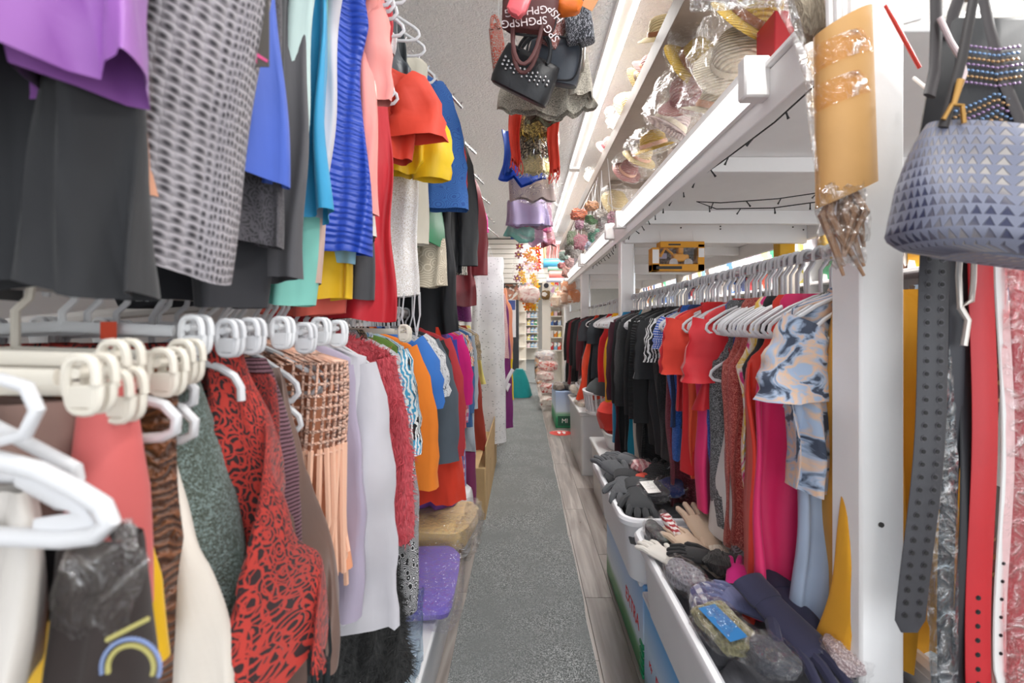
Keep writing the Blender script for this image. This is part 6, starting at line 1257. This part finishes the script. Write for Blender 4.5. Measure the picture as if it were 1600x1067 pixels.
for (a, b_), py, r, c, lab in rolls:
    yy = 8.6; tag(hard('plastic_roll', lambda b: tube(b, [W3(a, py, yy), W3(b_, py, yy)], r, 14), solid(c, .35, name='rolled_plastic')), lab, 'roll')
stn = solid('#efe8dc', .5, name='cream_laminate')
rk = empty('display_rack', (.55, 9.3, 0)); tag(rk, 'cream display rack with hooks and goods at the end of the island shelf', 'rack')
box('side_panel', (WX(847, 9.3), WX(860, 9.3), 9.2, 9.3, .0, WZ(440, 9.3)), stn, rk); box('back_panel', (WX(860, 9.3), WX(886, 9.3), 9.6, 9.63, 0, WZ(400, 9.3)), stn, rk); box('side_panel', (WX(878, 9.3), WX(881, 9.3), 9.2, 9.6, 0, WZ(480, 9.3)), stn, rk)
for py in (480, 495, 510, 528, 548): box('rack_shelf', (WX(858, 9.3), WX(880, 9.3), 9.2, 9.6, WZ(py, 9.3), WZ(py, 9.3) + .02), stn, rk)
hard('round_emblem', lambda b: lathe(b, [(.05, 0), (.05, .008)], (WX(853.5, 9.18), 9.19, WZ(446, 9.18)), 20, M=Matrix.Rotation(PI / 2, 4, 'X'), caps=(True, True)), solid('#3a3a40', .5, name='dark_disc'), rk)
tag(hard('decoration', lambda b: lump(b, W3(853, 461, 9.16), .09, .06, .09, rl, 16, 10, .12), print_m('#8a6a3a')), 'round brown green wreath on the cream display rack', 'wreath')
k = 0
for py, hts in ((480, 9), (495, 9), (510, 10), (528, 12), (548, 14)):
    for px in (862, 868, 874):
        c = PC[(k * 5) % len(PC)]; k += 1
        goods(WX(px, 9.3), 9.32, WZ(py, 9.3) + .021, .065, .12, hts * 9.3 / F * .8, c, '%s packet on the %s shelf of the cream display rack, %s' % (names[c], {480: 'top', 495: 'second', 510: 'third', 528: 'fourth', 548: 'lowest'}[py], {862: 'left', 868: 'middle', 874: 'right'}[px]), 'goods on the cream rack, row at %s' % {480: 'the top', 495: 'second shelf', 510: 'third shelf', 528: 'fourth shelf', 548: 'the bottom'}[py])
k = 0
for j, py in enumerate((446, 458, 470)):
    for i, px in enumerate((864, 871, 878)):
        c = PC[(k * 3 + 1) % len(PC)]; k += 1
        goods(WX(px, 9.3), 9.5, WZ(py, 9.5), .08, .05, .13, c, '%s blister pack hanging on the cream rack, %s row %s' % (names[c], ('upper', 'middle', 'lower')[j], ('left', 'centre', 'right')[i]), 'blister packs hanging on the cream rack')
# shelving seen at the very end
es = empty('end_shelf', (.1, 14.4, 0)); tag(es, 'beige shelving with colourful goods far behind the black cabinet', 'shelf')
for (xa, xb, yy, nm) in ((WX(811, 14), WX(846, 14), 14.2, 0), (WX(812, 18), WX(842, 18), 18.4, 1)):
    if nm == 0:
        box('shelf_back', (-1.2, xa + .22, 14.6, 14.63, 0, 2.6), stn, es)
        for z in (.35, .75, 1.15, 1.5, 1.85, 2.2): box('shelf_board', (-1.2, xa + .2, 14.2, 14.6, z, z + .03), stn, es)
    else:
        box('shelf_back', (xa - .2, xb, 19.0, 19.03, 0, 2.6), stn, es)
        for z in (.5, .8, 1.1, 1.4, 1.7, 2.0, 2.3): box('shelf_board', (xa - .2, xb, 18.4, 19.0, z, z + .03), stn, es)
        box('shelf_post', (WX(820, 18), WX(822, 18), 18.36, 18.4, 0, 2.6), stn, es)
for i, z in enumerate((.53, .83, 1.13, 1.43, 1.73, 2.03)):
    for j in range(5):
        c = PC[(i * 7 + j * 3) % len(PC)]
        goods(WX(815, 18) + j * .14, 18.6, z, .12, .2, .2, c, '%s goods far away on the end shelving, level %s' % (names[c], ('one from the floor', 'two from the floor', 'three from the floor', 'four from the floor', 'five from the floor', 'six from the floor')[i]), 'goods on the far end shelving')
tag(box('shopping_trolley', (WX(815, 15), WX(820, 15), 15.0, 15.3, .02, .2), solid('#d8402c', .5, name='red_plastic')), 'small red crate on the floor at the far end of the aisle', 'crate')
tag(hard('fabric_roll', lambda b: lump(b, (WX(842, 11.4), 11.4, .385), .11, .1, .38, rl, 16, 14, .06), print_m('#f0b890')), 'peach bundle standing at the corner of the cream display rack', 'bundle')
